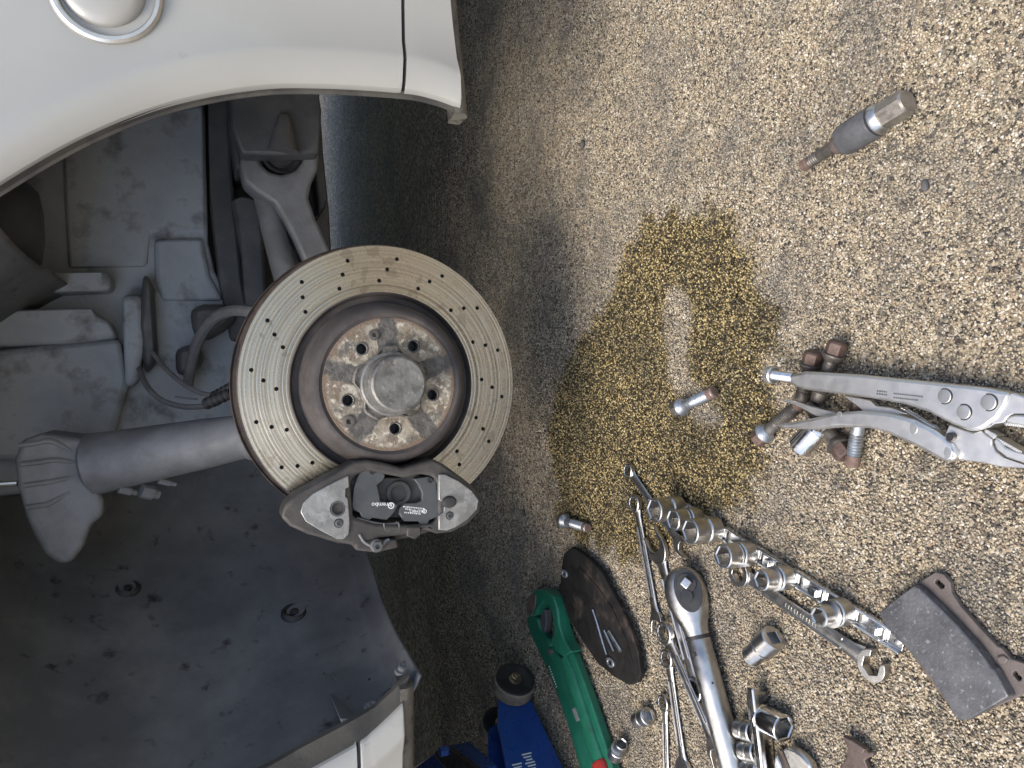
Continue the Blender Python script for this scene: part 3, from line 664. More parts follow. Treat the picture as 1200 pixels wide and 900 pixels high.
# ---- caliper with pads
Y0 = YD - .052
CAL = [(329, 606), (334, 592), (346, 580), (372, 566), (398, 552), (414, 542), (430, 539), (452, 543), (472, 549), (492, 543), (508, 538), (520, 544), (542, 560), (558, 573), (565, 586), (562, 601), (548, 615), (530, 624), (512, 626), (500, 622), (480, 626), (440, 632), (416, 640), (398, 636), (362, 627), (340, 617)]
WIN = [(411, 566), (416, 558), (430, 551), (452, 556), (472, 560), (494, 556), (506, 558), (513, 566), (514, 606), (508, 614), (480, 616), (440, 614), (414, 606)]
bm = BM(); yprism(bm, [YP(CAL, Y0), YP(WIN, Y0)], Y0, YD - .009); cal = cpart('brake_caliper', bm, MT['caliper'], bev=.004, seg=3)
bm = BM(); yprism(bm, [YP([(336, 612), (350, 590), (380, 572), (410, 600), (440, 608), (490, 612), (520, 604), (545, 606), (530, 622), (490, 634), (440, 644), (400, 642), (362, 630)], Y0)], YD - .03, YD + .075)
cpart('caliper_inner_half', bm, MT['caliper'], cal, bev=.008, seg=3)
bm = BM(); yprism(bm, [YP([(408, 556), (520, 556), (520, 618), (408, 618)], Y0)], Y0 + .034, Y0 + .040); cpart('window_back', bm, MT['black'], cal)
PL1 = [(352, 600), (355, 590), (366, 579), (388, 567), (408, 557), (409, 571), (405, 573), (405, 582), (408, 584), (410, 612), (409, 626), (403, 632), (395, 632), (374, 621), (358, 611)]
PL2 = [(514, 556), (522, 556), (538, 564), (553, 575), (561, 586), (559, 597), (548, 609), (534, 618), (524, 622), (514, 621), (514, 604), (520, 600), (521, 590), (514, 586)]
for pl, holes in ((PL1, [((396, 596), .0088), ((397, 613), .0050)]), (PL2, [((527, 604), .0046)])):
    hl = []
    for c_, r_ in holes:
        v = car_pt(*c_, Y0 - .003); hl.append(circ((v.x, v.z), r_, 20))
    bm = BM(); yprism(bm, [YP(pl, Y0 - .003)] + hl, Y0 - .0035, Y0 + .004); fp = cpart('machined_face', bm, MT['calface'], cal, bev=.001)
    for (c_, r_), h_ in zip(holes, hl):
        v = car_pt(*c_, Y0 - .003); T = Matrix.Translation((v.x, Y0, v.z)) @ Matrix.Rotation(R(-90), 4, 'Z')
        bm = BM()
        if r_ > .006: loft(bm, [(.0037, r_ * 1.02), (.0037, r_ * .84), (-.004, r_ * .8), (-.012, r_ * .75), (-.012, .0005)], 24, False, True, M=T); cpart('bore', bm, MT['darkmetal'], cal)
        else: loft(bm, [(-.004, r_ * .96), (.0045, r_ * .94), (.005, r_ * .5), (.0035, r_ * .46), (.0035, .0003)], 20, False, True, M=T); cpart('pin', bm, MT['darkmetal'], cal)
v = car_pt(526, 588, Y0 - .003); T = Matrix.Translation((v.x, Y0, v.z)) @ Matrix.Rotation(R(-90), 4, 'Z')
bm = BM(); loft(bm, [(0, .0080), (.006, .0075), (.009, .0058), (.0095, .001)], 24, False, True, M=T @ Matrix.Scale(1.25, 4, (0, 0, 1))); cpart('bleed_cap', bm, MT['rubber'], cal)
z5 = lambda pts: [(325 + a * .2083, 530 + b * .2083) for a, b in pts]
SH1 = z5([(485, 90), (520, 80), (585, 105), (612, 130), (600, 160), (566, 188), (578, 240), (584, 278), (640, 288), (686, 296), (660, 345), (622, 384), (590, 380), (540, 372), (520, 386), (476, 370), (470, 346), (430, 322), (424, 300), (434, 210), (452, 150)])
SH2 = z5([(772, 152), (860, 138), (898, 158), (906, 230), (914, 300), (908, 368), (862, 384), (852, 408), (812, 412), (796, 392), (716, 392), (690, 350), (696, 316), (722, 290), (786, 288), (818, 276), (820, 232), (800, 188)])
BK = z5([(360, 172), (432, 165), (430, 118), (470, 105), (600, 150), (700, 150), (780, 130), (900, 150), (916, 230), (975, 250), (975, 320), (920, 330), (905, 375), (700, 380), (560, 380), (400, 330), (395, 236), (362, 232)])
bm = BM(); yprism(bm, [YP(BK, Y0)], Y0 + .014, Y0 + .024); bp = cpart('pad_backing', bm, MT['paddark'], cal, bev=.001)
for sh in (SH1, SH2):
    bm = BM(); yprism(bm, [YP(sh, Y0)], Y0 + .004, Y0 + .0145); cpart('pad_shim', bm, MT['padshim'], cal, bev=.0012)
v = car_pt(*z5([(684, 232)])[0], Y0 + .01); T = Matrix.Translation((v.x, Y0 + .014, v.z)) @ Matrix.Rotation(R(-90), 4, 'Z')
bm = BM(); loft(bm, [(-.002, .0155), (.0035, .0155), (.004, .0150), (.0035, .0105), (.0005, .0100), (.0005, .001)], 36, False, True, M=T); cpart('piston', bm, MT['paddark'], cal)
for q in ((532, 110), (858, 158)):
    v = car_pt(*z5([q])[0], Y0 + .004); T = Matrix.Translation((v.x, Y0 + .004, v.z)) @ Matrix.Rotation(R(-90), 4, 'Z')
    bm = BM(); loft(bm, [(-.003, .0036), (.0016, .0036), (.0018, .0026), (.0008, .0022), (.0008, .0003)], 16, False, True, M=T); cpart('rivet', bm, MT['paddark'], cal)
TXT = lambda v, rot=0: Matrix.Translation((v.x, v.y, v.z)) @ Matrix(((0, -1, 0, 0), (0, 0, -1, 0), (1, 0, 0, 0), (0, 0, 0, 1))) @ Matrix.Rotation(rot, 4, 'Z')
v = car_pt(*z5([(586, 294)])[0], Y0 + .0038)
bm = text_bm('brembo', .0078, TXT(v, R(-3))); v2 = car_pt(*z5([(640, 300)])[0], Y0 + .0038)
prism(bm, [circ((v2.x, v2.z), .0040, 20), circ((v2.x, v2.z), .0029, 20)], Y0 + .0034, Y0 + .0039, YZ); bm = text_bm('b', .006, TXT(Vector((v2.x + .0003, v2.y, v2.z))), bm)
cpart('lettering', bm, MT['print'], cal)
bm = BM()
bm = text_bm('BREMBO', .0052, TXT(car_pt(*z5([(788, 330)])[0], Y0 + .0038), R(-4)), bm)
for y_, x0_, x1_ in ((344, 715, 800), (312, 708, 822), (324, 720, 748)):   # lines too small to read
    x_ = x0_
    while x_ < x1_:
        w_ = random.choice((5, 7, 9)); v = car_pt(*z5([(x_ + w_ / 2, y_ + (x_ - 770) * .10)])[0], Y0 + .0038); box(bm, (v.x, v.y, v.z), (.0016, .0004, w_ * .00018)); x_ += w_ + 4
v2 = car_pt(*z5([(828, 332)])[0], Y0 + .0038); prism(bm, [circ((v2.x, v2.z), .0028, 16), circ((v2.x, v2.z), .0020, 16)], Y0 + .0034, Y0 + .0039, YZ)
cpart('lettering', bm, MT['print'], cal)
# spring clip, bridge bolts and bleed fitting along the lower side
def cbar(pts, r_, m_, name, dy=0.):
    bm = BM(); tube(bm, smooth_path([car_pt(px, py, Y0 + dy) for px, py in pts], 5), r_, 8); cpart(name, bm, m_, cal)
cbar([(418, 607), (436, 612), (452, 614), (468, 613)], .0016, MT['darkmetal'], 'spring_clip', .004)
cbar([(450, 613), (451, 620), (454, 623), (457, 620)], .0013, MT['darkmetal'], 'spring_clip', .001)
cbar([(464, 612), (467, 613), (468, 618), (467, 624)], .0013, MT['darkmetal'], 'spring_clip', .001)
cbar([(421, 626), (428, 636), (444, 642), (452, 634), (456, 632)], .0018, MT['castarm'], 'spring_clip', .0)
bm = BM(); yprism(bm, [YP([(477, 618), (492, 616), (494, 626), (486, 632), (476, 628)], Y0)], Y0 - .002, Y0 + .03); cpart('clip_lug', bm, MT['caliper'], cal, bev=.002)
bm = BM(); yprism(bm, [YP([(416, 634), (466, 632), (468, 642), (440, 648), (416, 645)], Y0)], Y0 + .0, Y0 + .04); cpart('bridge_lug', bm, MT['hat'], cal, bev=.003)
v = car_pt(441, 639, Y0); T = Matrix.Translation((v.x, Y0, v.z)) @ Matrix.Rotation(R(-90), 4, 'Z')
bm = BM(); loft(bm, [(-.004, .0085), (.004, .008), (.005, ngon(6, .0055)), (.009, ngon(6, .0055)), (.009, .003), (.006, .0026), (.006, .0003)], 24, False, True, M=T); cpart('bridge_bolt', bm, MT['darkmetal'], cal)

# ------------------------------------------------------------------ things on the gravel
Z0 = .0006
def traced(root, zoom, pts, zt, zf=None):    # outline on the ground at height zt, relative to its root
    o = root.matrix_basis.translation; out = []
    for a, b in pts:
        px, py = zoom(a, b); z = zt + (zf(px, py) if zf else 0); v = ground_pt(px, py, z); out.append((v.x - o.x, v.y - o.y))
    return out
def groot(name, label, cat, px, py, group=None):
    v = ground_pt(px, py, 0); v.z = 0; return thing(name, label, cat, Matrix.Translation(v), group)
def tpart(root, name, zoom, loops, z0, z1, m_, bev=.001, par=None, seg=2, zf=None):
    bm = BM(); o = root.matrix_basis.translation
    lz = (lambda px, py: zf(px, py)) if zf else None
    L = [traced(root, zoom, l, z1, lz) for l in loops]
    if zf:
        xs_ = [p for l in L for p in l]; hs = [zf(*zoom(*q)) for l in loops for q in l]
        d = {(round(p[0], 6), round(p[1], 6)): h for p, h in zip(xs_, hs)}
        z_of = lambda x, y: min(d.items(), key=lambda kv: (kv[0][0] - x) ** 2 + (kv[0][1] - y) ** 2)[1]
        prism(bm, L, z0, z1, zf=z_of)
    else: prism(bm, L, z0, z1)
    return obj(name, bm, m_, par or root, bev=bev, seg=seg)
ID = lambda a, b: (a, b)
def ridge(N=8): return None

# ---- sockets
def hexr(af): return ngon(6, af / 2)
def socket(name, label, M, L, ro, rd, af, m_, group=None, drive=.0105, step=.45, deep=.6, cat='socket', ring=True):
    """X runs from the drive end (0) to the working end (L)"""
    t = thing(name, label, cat, M, group); sq = ngon(4, drive / 2); x1 = L * step
    bm = BM(); loft(bm, [(.012, .0005), (.012, sq), (.0006, sq), (0, lambda t_: sq(t_) + .0008), (0, rd - .0012), (.0012, rd), (x1 - .0015, rd), (x1 - .0005, rd - .0006), (x1, rd - .0012)], 48, True, False)
    obj('drive_end', bm, m_, t, ang=25)
    hx = hexr(af)
    bm = BM(); sec = [(x1 - .0002, min(rd, ro) - .0012)]
    if ring: sec += [(x1 + .0004, rd - .0018), (x1 + .0016, rd - .0018), (x1 + .0020, rd - .0004), (x1 + .0034, rd - .0004), (x1 + .0040, min(ro, rd) - .0003)]
    sec += [(x1 + .0065, ro), (L - .0012, ro), (L, ro - .0010), (L, lambda t_: min(hx(t_) + .0011, ro - .0012)), (L - .0014, hx), (L * (1 - deep), hx), (L * (1 - deep), .0005)]
    loft(bm, sec, 48, False, True); obj('barrel', bm, m_, t, ang=25)
    return t
def up_frame(p, lean=(0, 0)):             # socket standing on its drive end
    x = Vector((lean[0], lean[1], 1)).normalized(); y = Vector((0, 1, 0)).cross(x).normalized(); z = x.cross(y)
    return Matrix(((x.x, y.x, z.x, p.x), (x.y, y.y, z.y, p.y), (x.z, y.z, z.z, p.z), (0, 0, 0, 1)))
RAILH = .009
SOCK = [((765, 597), .040, .0150, .0150, .022, 'largest six-point chrome socket standing at the wrench end of the long rail'),
        ((788, 610), .038, .0128, .0135, .019, 'chrome socket standing second on the long rail, between two wider sockets'),
        ((807, 623), .040, .0148, .0150, .021, 'wide chrome socket standing third on the long rail beside the narrow one'),
        ((845, 653), .040, .0134, .0140, .018, 'chrome socket standing alone mid rail above the cut-away ring of the flare nut wrench'),
        ((890, 681), .037, .0108, .0132, .014, 'narrow stepped socket on the long rail whose base ring is wider than its mouth'),
        ((957, 722), .036, .0100, .0134, .013, 'narrow stepped socket next to the bare end of the long rail by the grey pad')]
tops = []
for (px, py), L, ro, rd, af, lab in SOCK:
    v = ground_pt(px, py, RAILH + L); tops.append(Vector((v.x, v.y, RAILH - .001)))
for (q, L, ro, rd, af, lab), b in zip(SOCK, tops):
    socket('socket', lab, up_frame(b, (random.uniform(-.03, .03), random.uniform(-.03, .03))), L, ro, rd, af, MT['satin'], 'sockets standing on the long rail')
def rail_tool(label, a, b, w, clips, m_):
    M, L = frame(a, b); t = thing('socket_rail', label, 'socket rail', M); bm = BM()
    prof = [(-w / 2, 0), (-w / 2, .006), (-w / 2 + .0016, .0072), (-w / 2 + .0030, .0060), (-w / 2 + .0030, .0022), (w / 2 - .0030, .0022), (w / 2 - .0030, .0060), (w / 2 - .0016, .0072), (w / 2, .006), (w / 2, 0)]
    PM = Matrix(((0, 0, 1, 0), (1, 0, 0, 0), (0, 1, 0, 0), (0, 0, 0, 1)))
    prism(bm, [prof], 0, L, PM); obj('channel', bm, m_, t, bev=.0004)
    for x in clips:
        bm = BM(); box(bm, (x, 0, .0042), (.020, w - .0066, .0038)); box(bm, (x, 0, .0075), (.008, .0085, .006)); obj('clip', bm, MT['chrome'], t, bev=.001)
    for x in (.006, L - .006):
        bm = BM(); loft(bm, [(.002, .003), (.0036, .003), (.004, .002), (.004, .0004)], 14, True, True, M=Matrix.Translation((x, 0, 0)) @ Matrix.Rotation(R(-90), 4, 'Y')); obj('end_rivet', bm, MT['chromedull'], t)
    return t
dirv = (tops[-1] - tops[0]).normalized(); ra = tops[0] - dirv * .022; rb = tops[-1] + dirv * .062; ra.z = rb.z = .0008
inv = frame(ra, rb)[0].inverted()
cl = [(inv @ p).x for p in tops] + [(inv @ (tops[3].lerp(tops[4], .5))).x, (inv @ (tops[4].lerp(tops[5], .5))).x, (inv @ tops[5]).x + .035]
rail_tool('long chrome socket rail carrying six standing sockets', ra, rb, .019, cl, MT['chrome'])

def lying(p_drive, p_work, r, z=None):    # frame of a socket lying on its side
    a = ground_pt(*p_drive, r); b = ground_pt(*p_work, r); return frame(a, b)
M, L = lying((907, 747), (880, 770), .0135); socket('socket', 'loose chrome socket lying square drive up between rail and torque wrench', M, max(L, .034), .0115, .0140, .016, MT['satin'], drive=.0125)
M, L = lying((760, 839), (735, 848), .0115); socket('socket', 'loose dull socket on its side near the green pipe wrench, touching another socket', M, .031, .0105, .0118, .013, MT['chromedull'])
v = ground_pt(728, 884, .002); v2 = ground_pt(733, 862, .020); M, L = frame(Vector((v.x, v.y, .0125)), Vector((v2.x, v2.y, .019))); socket('socket', 'small chrome socket leaning mouth up beside the red grip', M, .036, .0088, .0118, .012, MT['satin'], step=.5)
# ---- second rail and its sockets
a2, b2 = ground_pt(878, 806, .026), ground_pt(894, 935, .026); a2.z = b2.z = .022
M, L = frame(a2, b2); t2 = thing('socket_rail', 'short polished socket rail with sockets clipped to both sides', 'socket rail', M); bm = BM()
box(bm, (L / 2, 0, .0), (L, .0100, .0085)); obj('channel', bm, MT['chrome'], t2, bev=.0022, seg=3)
bm = BM(); box(bm, (L / 2 + .003, -.0070, -.011), (L - .01, .012, .019)); obj('lower_flange', bm, MT['chrome'], t2, bev=.0008)
for x in (.03, .055, .08): bm = BM(); box(bm, (x, -.0085, -.0035), (.012, .008, .006)); obj('clip', bm, MT['chromedull'], t2, bev=.001)
M, L = lying((892, 840), (921, 855), .0145); socket('socket', 'big polished chrome socket on its side with dark mouth, clipped to the short rail', M, .033, .0145, .0140, .020, MT['chrome'], 'sockets on the short rail', step=.12, ring=False, deep=.75)
for (p, q, lab) in (((884, 858), (862, 853), 'dull socket on the torque wrench side of the short rail, end of its row'), ((889, 882), (867, 879), 'dull socket wedged between torque wrench and short rail, middle of its row')):
    M, L = lying(p, q, .0115); socket('socket', lab, M, .026, .0108, .0118, .014, MT['chromedull'], 'sockets on the short rail')
M, L = lying((893, 904), (872, 901), .0115); socket('socket', 'dull socket of the short rail cut off by the picture edge', M, .026, .0108, .0118, .014, MT['chromedull'], 'sockets on the short rail')

# ---- spanners
def spanner(label, a, b, ra, rb, w, m_=None, kind='combi', th=.0055, za=.001, zb=.001, off=15, ringtilt=0, name='combination_spanner', cat='spanner', afa=None, afb=None):
    """ring end at a, open jaw (or second ring) at b"""
    m_ = m_ or MT['satin']; w *= 1.25; ra *= 1.12; rb *= 1.08
    va, vb = ground_pt(*a, za + th), ground_pt(*b, zb + th); va.z = za; vb.z = zb
    M, L = frame(va, vb); t = thing(name, label, cat, M, 'spanners scattered round the torque wrench')
    ZX = Matrix(((0, 0, -1, 0), (0, 1, 0, 0), (1, 0, 0, 0), (0, 0, 0, 1)))
    def ring(x, r, name, cut=None):
        bm = BM(); h = star(12, r * .66, r * .73); hh = th * 1.35
        if cut is None:
            loft(bm, [(0, h), (0, r - .0008), (.0008, r), (hh - .001, r), (hh, r - .0012), (hh, lambda q: h(q) + .0006), (hh - .0008, h), (0, h)], 48, False, False, M=Matrix.Translation((x, 0, 0)) @ ZX)
        else:                              # flare-nut ring: a hexagon ring with a mouth
            n = 40; g = R(32); o_ = [(x + r * math.cos(cut + g + (2 * PI - 2 * g) * k / n), r * math.sin(cut + g + (2 * PI - 2 * g) * k / n)) for k in range(n + 1)]
            hx = ngon(6, r * .56); i_ = [(x + hx(cut + g * 1.25 + (2 * PI - 2.5 * g) * k / n) * math.cos(cut + g * 1.25 + (2 * PI - 2.5 * g) * k / n), hx(cut + g * 1.25 + (2 * PI - 2.5 * g) * k / n) * math.sin(cut + g * 1.25 + (2 * PI - 2.5 * g) * k / n)) for k in range(n, -1, -1)]
            prism(bm, [o_ + i_], 0, hh)
        obj(name, bm, m_, t, bev=.0005 if cut is not None else 0, ang=30)
    def jaw(x, r, name, ang):
        bm = BM(); g = r * .60; pts = []
        for k in range(21):
            q = R(62) + (2 * PI - R(124)) * k / 20 + ang; rr = r * (1.0 + .10 * math.cos(2 * (q - ang))); pts.append((x + rr * math.cos(q), rr * math.sin(q)))
        cx, sx = math.cos(ang), math.sin(ang)
        def rot(u, v): return (x + u * cx - v * sx, u * sx + v * cx)
        for u, v in ((1.15 * r, -.72 * r), (.95 * r, -g), (.2 * r, -g), (-.12 * r, -g * .75), (-.25 * r, 0), (-.12 * r, g * .75), (.2 * r, g), (.95 * r, g), (1.15 * r, .72 * r)): pts.append(rot(u, v))
        prism(bm, [pts], 0, th, None); obj(name, bm, m_, t, bev=.0007)
    if kind == 'flare': ring(0, ra, 'flare_ring', R(180 - 40)); ring(L, rb, 'flare_ring', R(70))
    elif kind == 'open': jaw(0, -ra, 'open_jaw', 0); jaw(L, rb, 'open_jaw', R(off))
    else:
        ring(0, ra, 'ring_end'); jaw(L, rb, 'open_jaw', R(off))
    bm = BM(); x0, x1 = ra * .82, L - rb * .80
    loft(bm, [(x0 + (x1 - x0) * q, 1, 0, th * .5, w * f_ * .5, th * g_) for q, f_, g_ in ((0, 1.35, .50), (.06, 1.05, .42), (.5, .95, .40), (.92, 1.15, .42), (1, 1.6, .48))], 16)
    obj('shaft', bm, m_, t)
    bm = BM(); xa, xb = x0 + (x1 - x0) * .16, x0 + (x1 - x0) * .84      # raised rims either side of the recessed panel
    for s_ in (-1, 1): tube(bm, [Vector((xa, s_ * w * .34, th * .82)), Vector(((xa + xb) / 2, s_ * w * .34, th * .82)), Vector((xb, s_ * w * .34, th * .82))], w * .11, 6)
    obj('shaft_rim', bm, m_, t)
    bm = BM(); n = int((xb - xa) / .004)  # stamped size marks on the shaft
    for k in range(n):
        if n * .3 < k < n * .72: box(bm, (xa + (xb - xa) * k / n, 0, th * .89), (.0015 + .001 * (k % 2), w * .30, .0005))
    if bm.verts: obj('stamping', bm, m_, t)
    else: bm.free()
    return t
spanner('short combination spanner running under the first sockets of the long rail', (736, 552), (797, 640), .0095, .0125, .0085, za=.001, zb=.001)
spanner('slim combination spanner with its ring just below the short spanner tip', (743, 590), (768, 730), .0110, .0130, .0095, za=.001, zb=.001, off=-15)
spanner('broad spanner whose large open jaw points away from the torque wrench head it lies under', (813, 808), (768, 642), .0135, .0195, .0120, za=.001, zb=.001, th=.006, off=15)
spanner('combination spanner with a round ring overlapping the slim spanner and running beside the torque wrench', (778, 742), (838, 882), .0130, .0155, .0100, za=.009, zb=.004, off=-15)
spanner('combination spanner with its ring tipped on edge under its neighbour', (781, 772), (800, 905), .0110, .0150, .0092, za=.001, zb=.001)
spanner('thin ring spanner nearest the two loose sockets, running out of the picture', (777, 824), (780, 940), .0098, .0120, .0078, za=.001, zb=.001)
spanner('chrome flare nut wrench with a slotted ring at each end along the long rail', (866, 672), (1022, 780), .0138, .0140, .0115, MT['satin'], 'flare', th=.006, za=.001, zb=.001, name='flare_nut_wrench')

# ---- torque wrench
a, b = ground_pt(797, 672, .022), ground_pt(866, 935, .018); a.z = .021; b.z = .0152
M, L = frame(a, b, Vector((.28, -.66, .66))); tw = thing('torque_wrench', 'satin steel torque wrench with a black-faced ratchet head', 'torque wrench', M)
bm = BM(); k = .001
loft(bm, [(x, 1, 0, dz, sy, sz) for x, sy, sz, dz in ((-.0075, .004, .004, 0), (-.005, .0125, .009, 0), (0, .0185, .0125, 0), (.008, .0235, .0145, 0), (.022, .0258, .0155, 0), (.038, .0245, .0155, 0), (.052, .0205, .0150, 0), (.062, .0165, .0146, 0), (.070, .0148, .0142, 0), (.074, .0146, .0142, 0))], 40)
head = obj('ratchet_head', bm, MT['satin'], tw)
bm = BM(); loft(bm, [(.074, .0142), (.0745, .0152), (.0775, .0152), (.078, .0142)], 32); obj('seal_ring', bm, MT['blackgloss'], tw)
bm = BM(); loft(bm, [(.078, .0140), (.079, .0147), (L * .55, .0147), (L * .6, .0150), (L, .0150)], 40); obj('handle_tube', bm, MT['steelworn'], tw)
bm = BM(); prism(bm, [circ((.022, .0045), .026, 36, 1.0, .62)], .0130, .0163); pl = obj('face_plate', bm, MT['blackgloss'], tw, bev=.0012)
bm = BM(); prism(bm, [circ((.014, .0050), .0115, 28)], .0150, .0185); obj('drive_collar', bm, MT['rubber'], pl, bev=.001)
bm = BM(); prism(bm, [[(.014 + .0060 * c, .0050 + .0060 * s) for c, s in ((-1.25, .2), (-.2, -1.25), (1.25, -.2), (.2, 1.25))]], .0170, .0270); obj('square_drive', bm, MT['chromedull'], pl, bev=.0012)
bm = BM(); prism(bm, [circ((.0285, .0015), .0075, 20)], .0155, .0195); obj('reverse_lever', bm, MT['blackgloss'], pl, bev=.001)
for x, y, r_ in ((.094, -.0085, .0035), (.128, 0.004, .0014)):
    bm = BM(); zz = math.sqrt(max(.0147 ** 2 - y * y, 0)); loft(bm, [(-.001, r_), (.0006, r_), (.0006, r_ * .3)], 16, M=Matrix.Translation((x, y, zz)) @ Matrix.Rotation(R(-90), 4, 'Y') @ Matrix.Rotation(math.atan2(y, zz), 4, 'Z')); obj('detent_pin', bm, MT['blackgloss'], tw)

# ---- green pipe wrench
pw = groot('pipe_wrench', 'green pipe wrench with a red rubber grip', 'pipe wrench', 660, 800)
zp = lambda a, b: (600 + a * .26667, 660 + b * .26667)
tpart(pw, 'handle', zp, [[(62, 248), (70, 230), (96, 226), (112, 245), (122, 292), (150, 330), (188, 385), (215, 420), (262, 392), (300, 490), (350, 630), (400, 780), (432, 880), (470, 1000), (330, 1000), (290, 880), (240, 700), (190, 560), (150, 462), (108, 372), (74, 300)]], .003, .018, MT['green'], .003, seg=3)
hj = tpart(pw, 'hook_jaw', zp, [[(62, 190), (72, 140), (96, 116), (140, 116), (178, 145), (198, 205), (206, 280), (228, 345), (258, 392), (222, 412), (190, 388), (168, 340), (182, 300), (176, 232), (160, 186), (138, 170), (118, 190), (100, 232), (74, 232)]], .004, .027, MT['green'], .003, seg=3)
tpart(pw, 'jaw_teeth', zp, [[(62, 186), (70, 150), (88, 130), (104, 140), (100, 190), (88, 222), (66, 224)]], .006, .0285, MT['brown'], .001, hj)
tpart(pw, 'jaw_teeth', zp, [[(122, 250), (132, 200), (146, 205), (150, 262), (142, 318), (126, 300)]], .002, .014, MT['darkmetal'], .001, hj)
bm = BM(); o = pw.matrix_basis.translation
pts = [ground_pt(*zp(*q), .018) - o for q in ((232, 420), (262, 500), (308, 640), (352, 780), (386, 875))]
for p in pts: p.z = .017
tube(bm, pts, [.0125, .0150, .0155, .0158, .0158], 20, flat=.62); ch = obj('handle_ridge', bm, MT['green'], pw)
bm = BM(); pts = [ground_pt(*zp(*q), .018) - o for q in ((384, 870), (388, 882), (410, 950), (430, 1010))]
for p in pts: p.z = .0165
tube(bm, pts, [.0165, .0190, .0195, .0195], 20, flat=.72); obj('grip', bm, MT['red'], pw, label='red rubber grip')
for q, r_, m_ in (((167, 388), .0050, MT['brown']), ((165, 350), .006, MT['green'])):
    v = ground_pt(*zp(*q), .02) - o; bm = BM(); prism(bm, [circ((v.x, v.y), r_, 18)], .010, .0215); obj('pivot_pin', bm, m_, pw, bev=.0008)
bm = BM()
for k in range(9):
    v = ground_pt(*zp(165 + k * 3.9, 455 + k * 11), .018) - o; box(bm, (0, 0, 0), (.0014, .003, .0005), Matrix.Translation((v.x, v.y, .0184)) @ Matrix.Rotation(.9, 4, 'Z'))
obj('scale_marks', bm, MT['print'], pw)
tpart(pw, 'name_badge', zp, [[(262, 640), (276, 634), (296, 690), (282, 696)]], .0225, .0270, MT['castarm'], .0006)

# ---- locking pliers
lp = groot('locking_pliers', 'satin steel locking pliers lying across wheel bolts', 'pliers', 1040, 480)
zl = lambda a, b: (860 + a * .28333, 380 + b * .28333)
zfl = lambda px, py: .024 - .020 * max(0, min(1, (px - 900) / 320))
def lpt(name, loops, z0, z1, m_=MT['satinlight'], bev=.0015, par=None): return tpart(lp, name, zl, loops, z0, z1, m_, bev, par, zf=zfl)
lpt('upper_handle', [[(228, 238), (238, 205), (290, 195), (500, 208), (800, 238), (1040, 263), (1140, 283), (1124, 340), (1082, 398), (1032, 433), (980, 445), (932, 428), (880, 405), (800, 362), (700, 330), (560, 305), (420, 287), (300, 272), (240, 254)]], .002, .017, bev=.003)
zj = lambda a, b: (1080 + a * .15565, 430 + b * .15565)
def jpt(name, loop, z0, z1, m_=MT['satinlight'], bev=.0012): return tpart(lp, name, zj, [loop], z0, z1, m_, bev, None, zf=zfl)
uj = jpt('upper_jaw', [(662, 200), (690, 193), (771, 225), (900, 290), (1010, 380), (990, 430), (900, 384), (771, 360), (690, 358), (645, 385), (628, 418), (545, 432), (500, 460), (480, 462), (560, 380), (620, 290)], .003, .015)
lj = jpt('lower_jaw', [(205, 430), (300, 468), (385, 494), (450, 478), (458, 492), (535, 548), (530, 582), (560, 632), (640, 690), (771, 735), (1000, 760), (1040, 830), (900, 800), (771, 766), (600, 756), (450, 722), (330, 706), (272, 702), (272, 632), (165, 537), (185, 480)], .003, .013)
jpt('jaw_insert', [(536, 562), (560, 528), (592, 562), (622, 602), (700, 637), (771, 656), (960, 640), (1000, 752), (771, 728), (640, 684), (562, 628)], .003, .017)
jpt('jaw_insert', [(636, 388), (690, 362), (771, 366), (900, 390), (980, 434), (900, 452), (771, 441), (720, 432), (632, 422)], .003, .018)
jpt('toggle_link', [(457, 486), (480, 467), (566, 510), (564, 530), (536, 546)], .004, .0145)
bm = BM(); o = lp.matrix_basis.translation
for (q0, q1, n) in (((640, 428), (800, 446), 10), ((575, 545), (760, 648), 12)):
    for k in range(n):
        q = (q0[0] + (q1[0] - q0[0]) * k / n, q0[1] + (q1[1] - q0[1]) * k / n); z_ = .010 + zfl(*zj(*q)); v = ground_pt(*zj(*q), z_ + .005) - o
        box(bm, (0, 0, 0), (.0024, .0024, .012), Matrix.Translation((v.x, v.y, z_)) @ Matrix.Rotation(.78 + .3, 4, 'Z'))
obj('teeth', bm, MT['satinlight'], lj, bev=.0002)
lpt('lower_lever', [[(150, 412), (240, 404), (340, 384), (420, 364), (520, 358), (640, 368), (740, 394), (830, 440), (900, 498), (927, 540), (910, 566), (868, 570), (820, 545), (740, 500), (640, 455), (560, 430), (440, 425), (330, 436), (200, 432)]], .004, .018, bev=.003)
lpt('release_lever', [[(170, 308), (232, 312), (320, 340), (426, 368), (400, 384), (340, 380), (262, 338)]], .004, .010, bev=.001)
lpt('link_plate', [[(450, 294), (560, 314), (585, 338), (650, 345), (720, 372), (640, 372), (540, 364)]], .003, .010, bev=.001)
sp = []
for k in range(120):
    t_ = k / 119; q = (708 + 125 * t_, 345 + 78 * t_); v = ground_pt(*zl(*q), .020) - o; a = t_ * 2 * PI * 15
    sp.append(Vector((v.x + .0028 * math.cos(a) * .5, v.y + .0028 * math.cos(a), .022 + .0028 * math.sin(a))))
bm = BM(); tube(bm, sp, .0007, 6); obj('spring', bm, MT['chromedull'], lp)
bm = BM(); tube(bm, [ground_pt(*zl(830, 420), .02) - o + Vector((0, 0, 0)), ground_pt(*zl(872, 462), .02) - o], .002, 8); obj('spring_hook', bm, MT['chromedull'], lp)
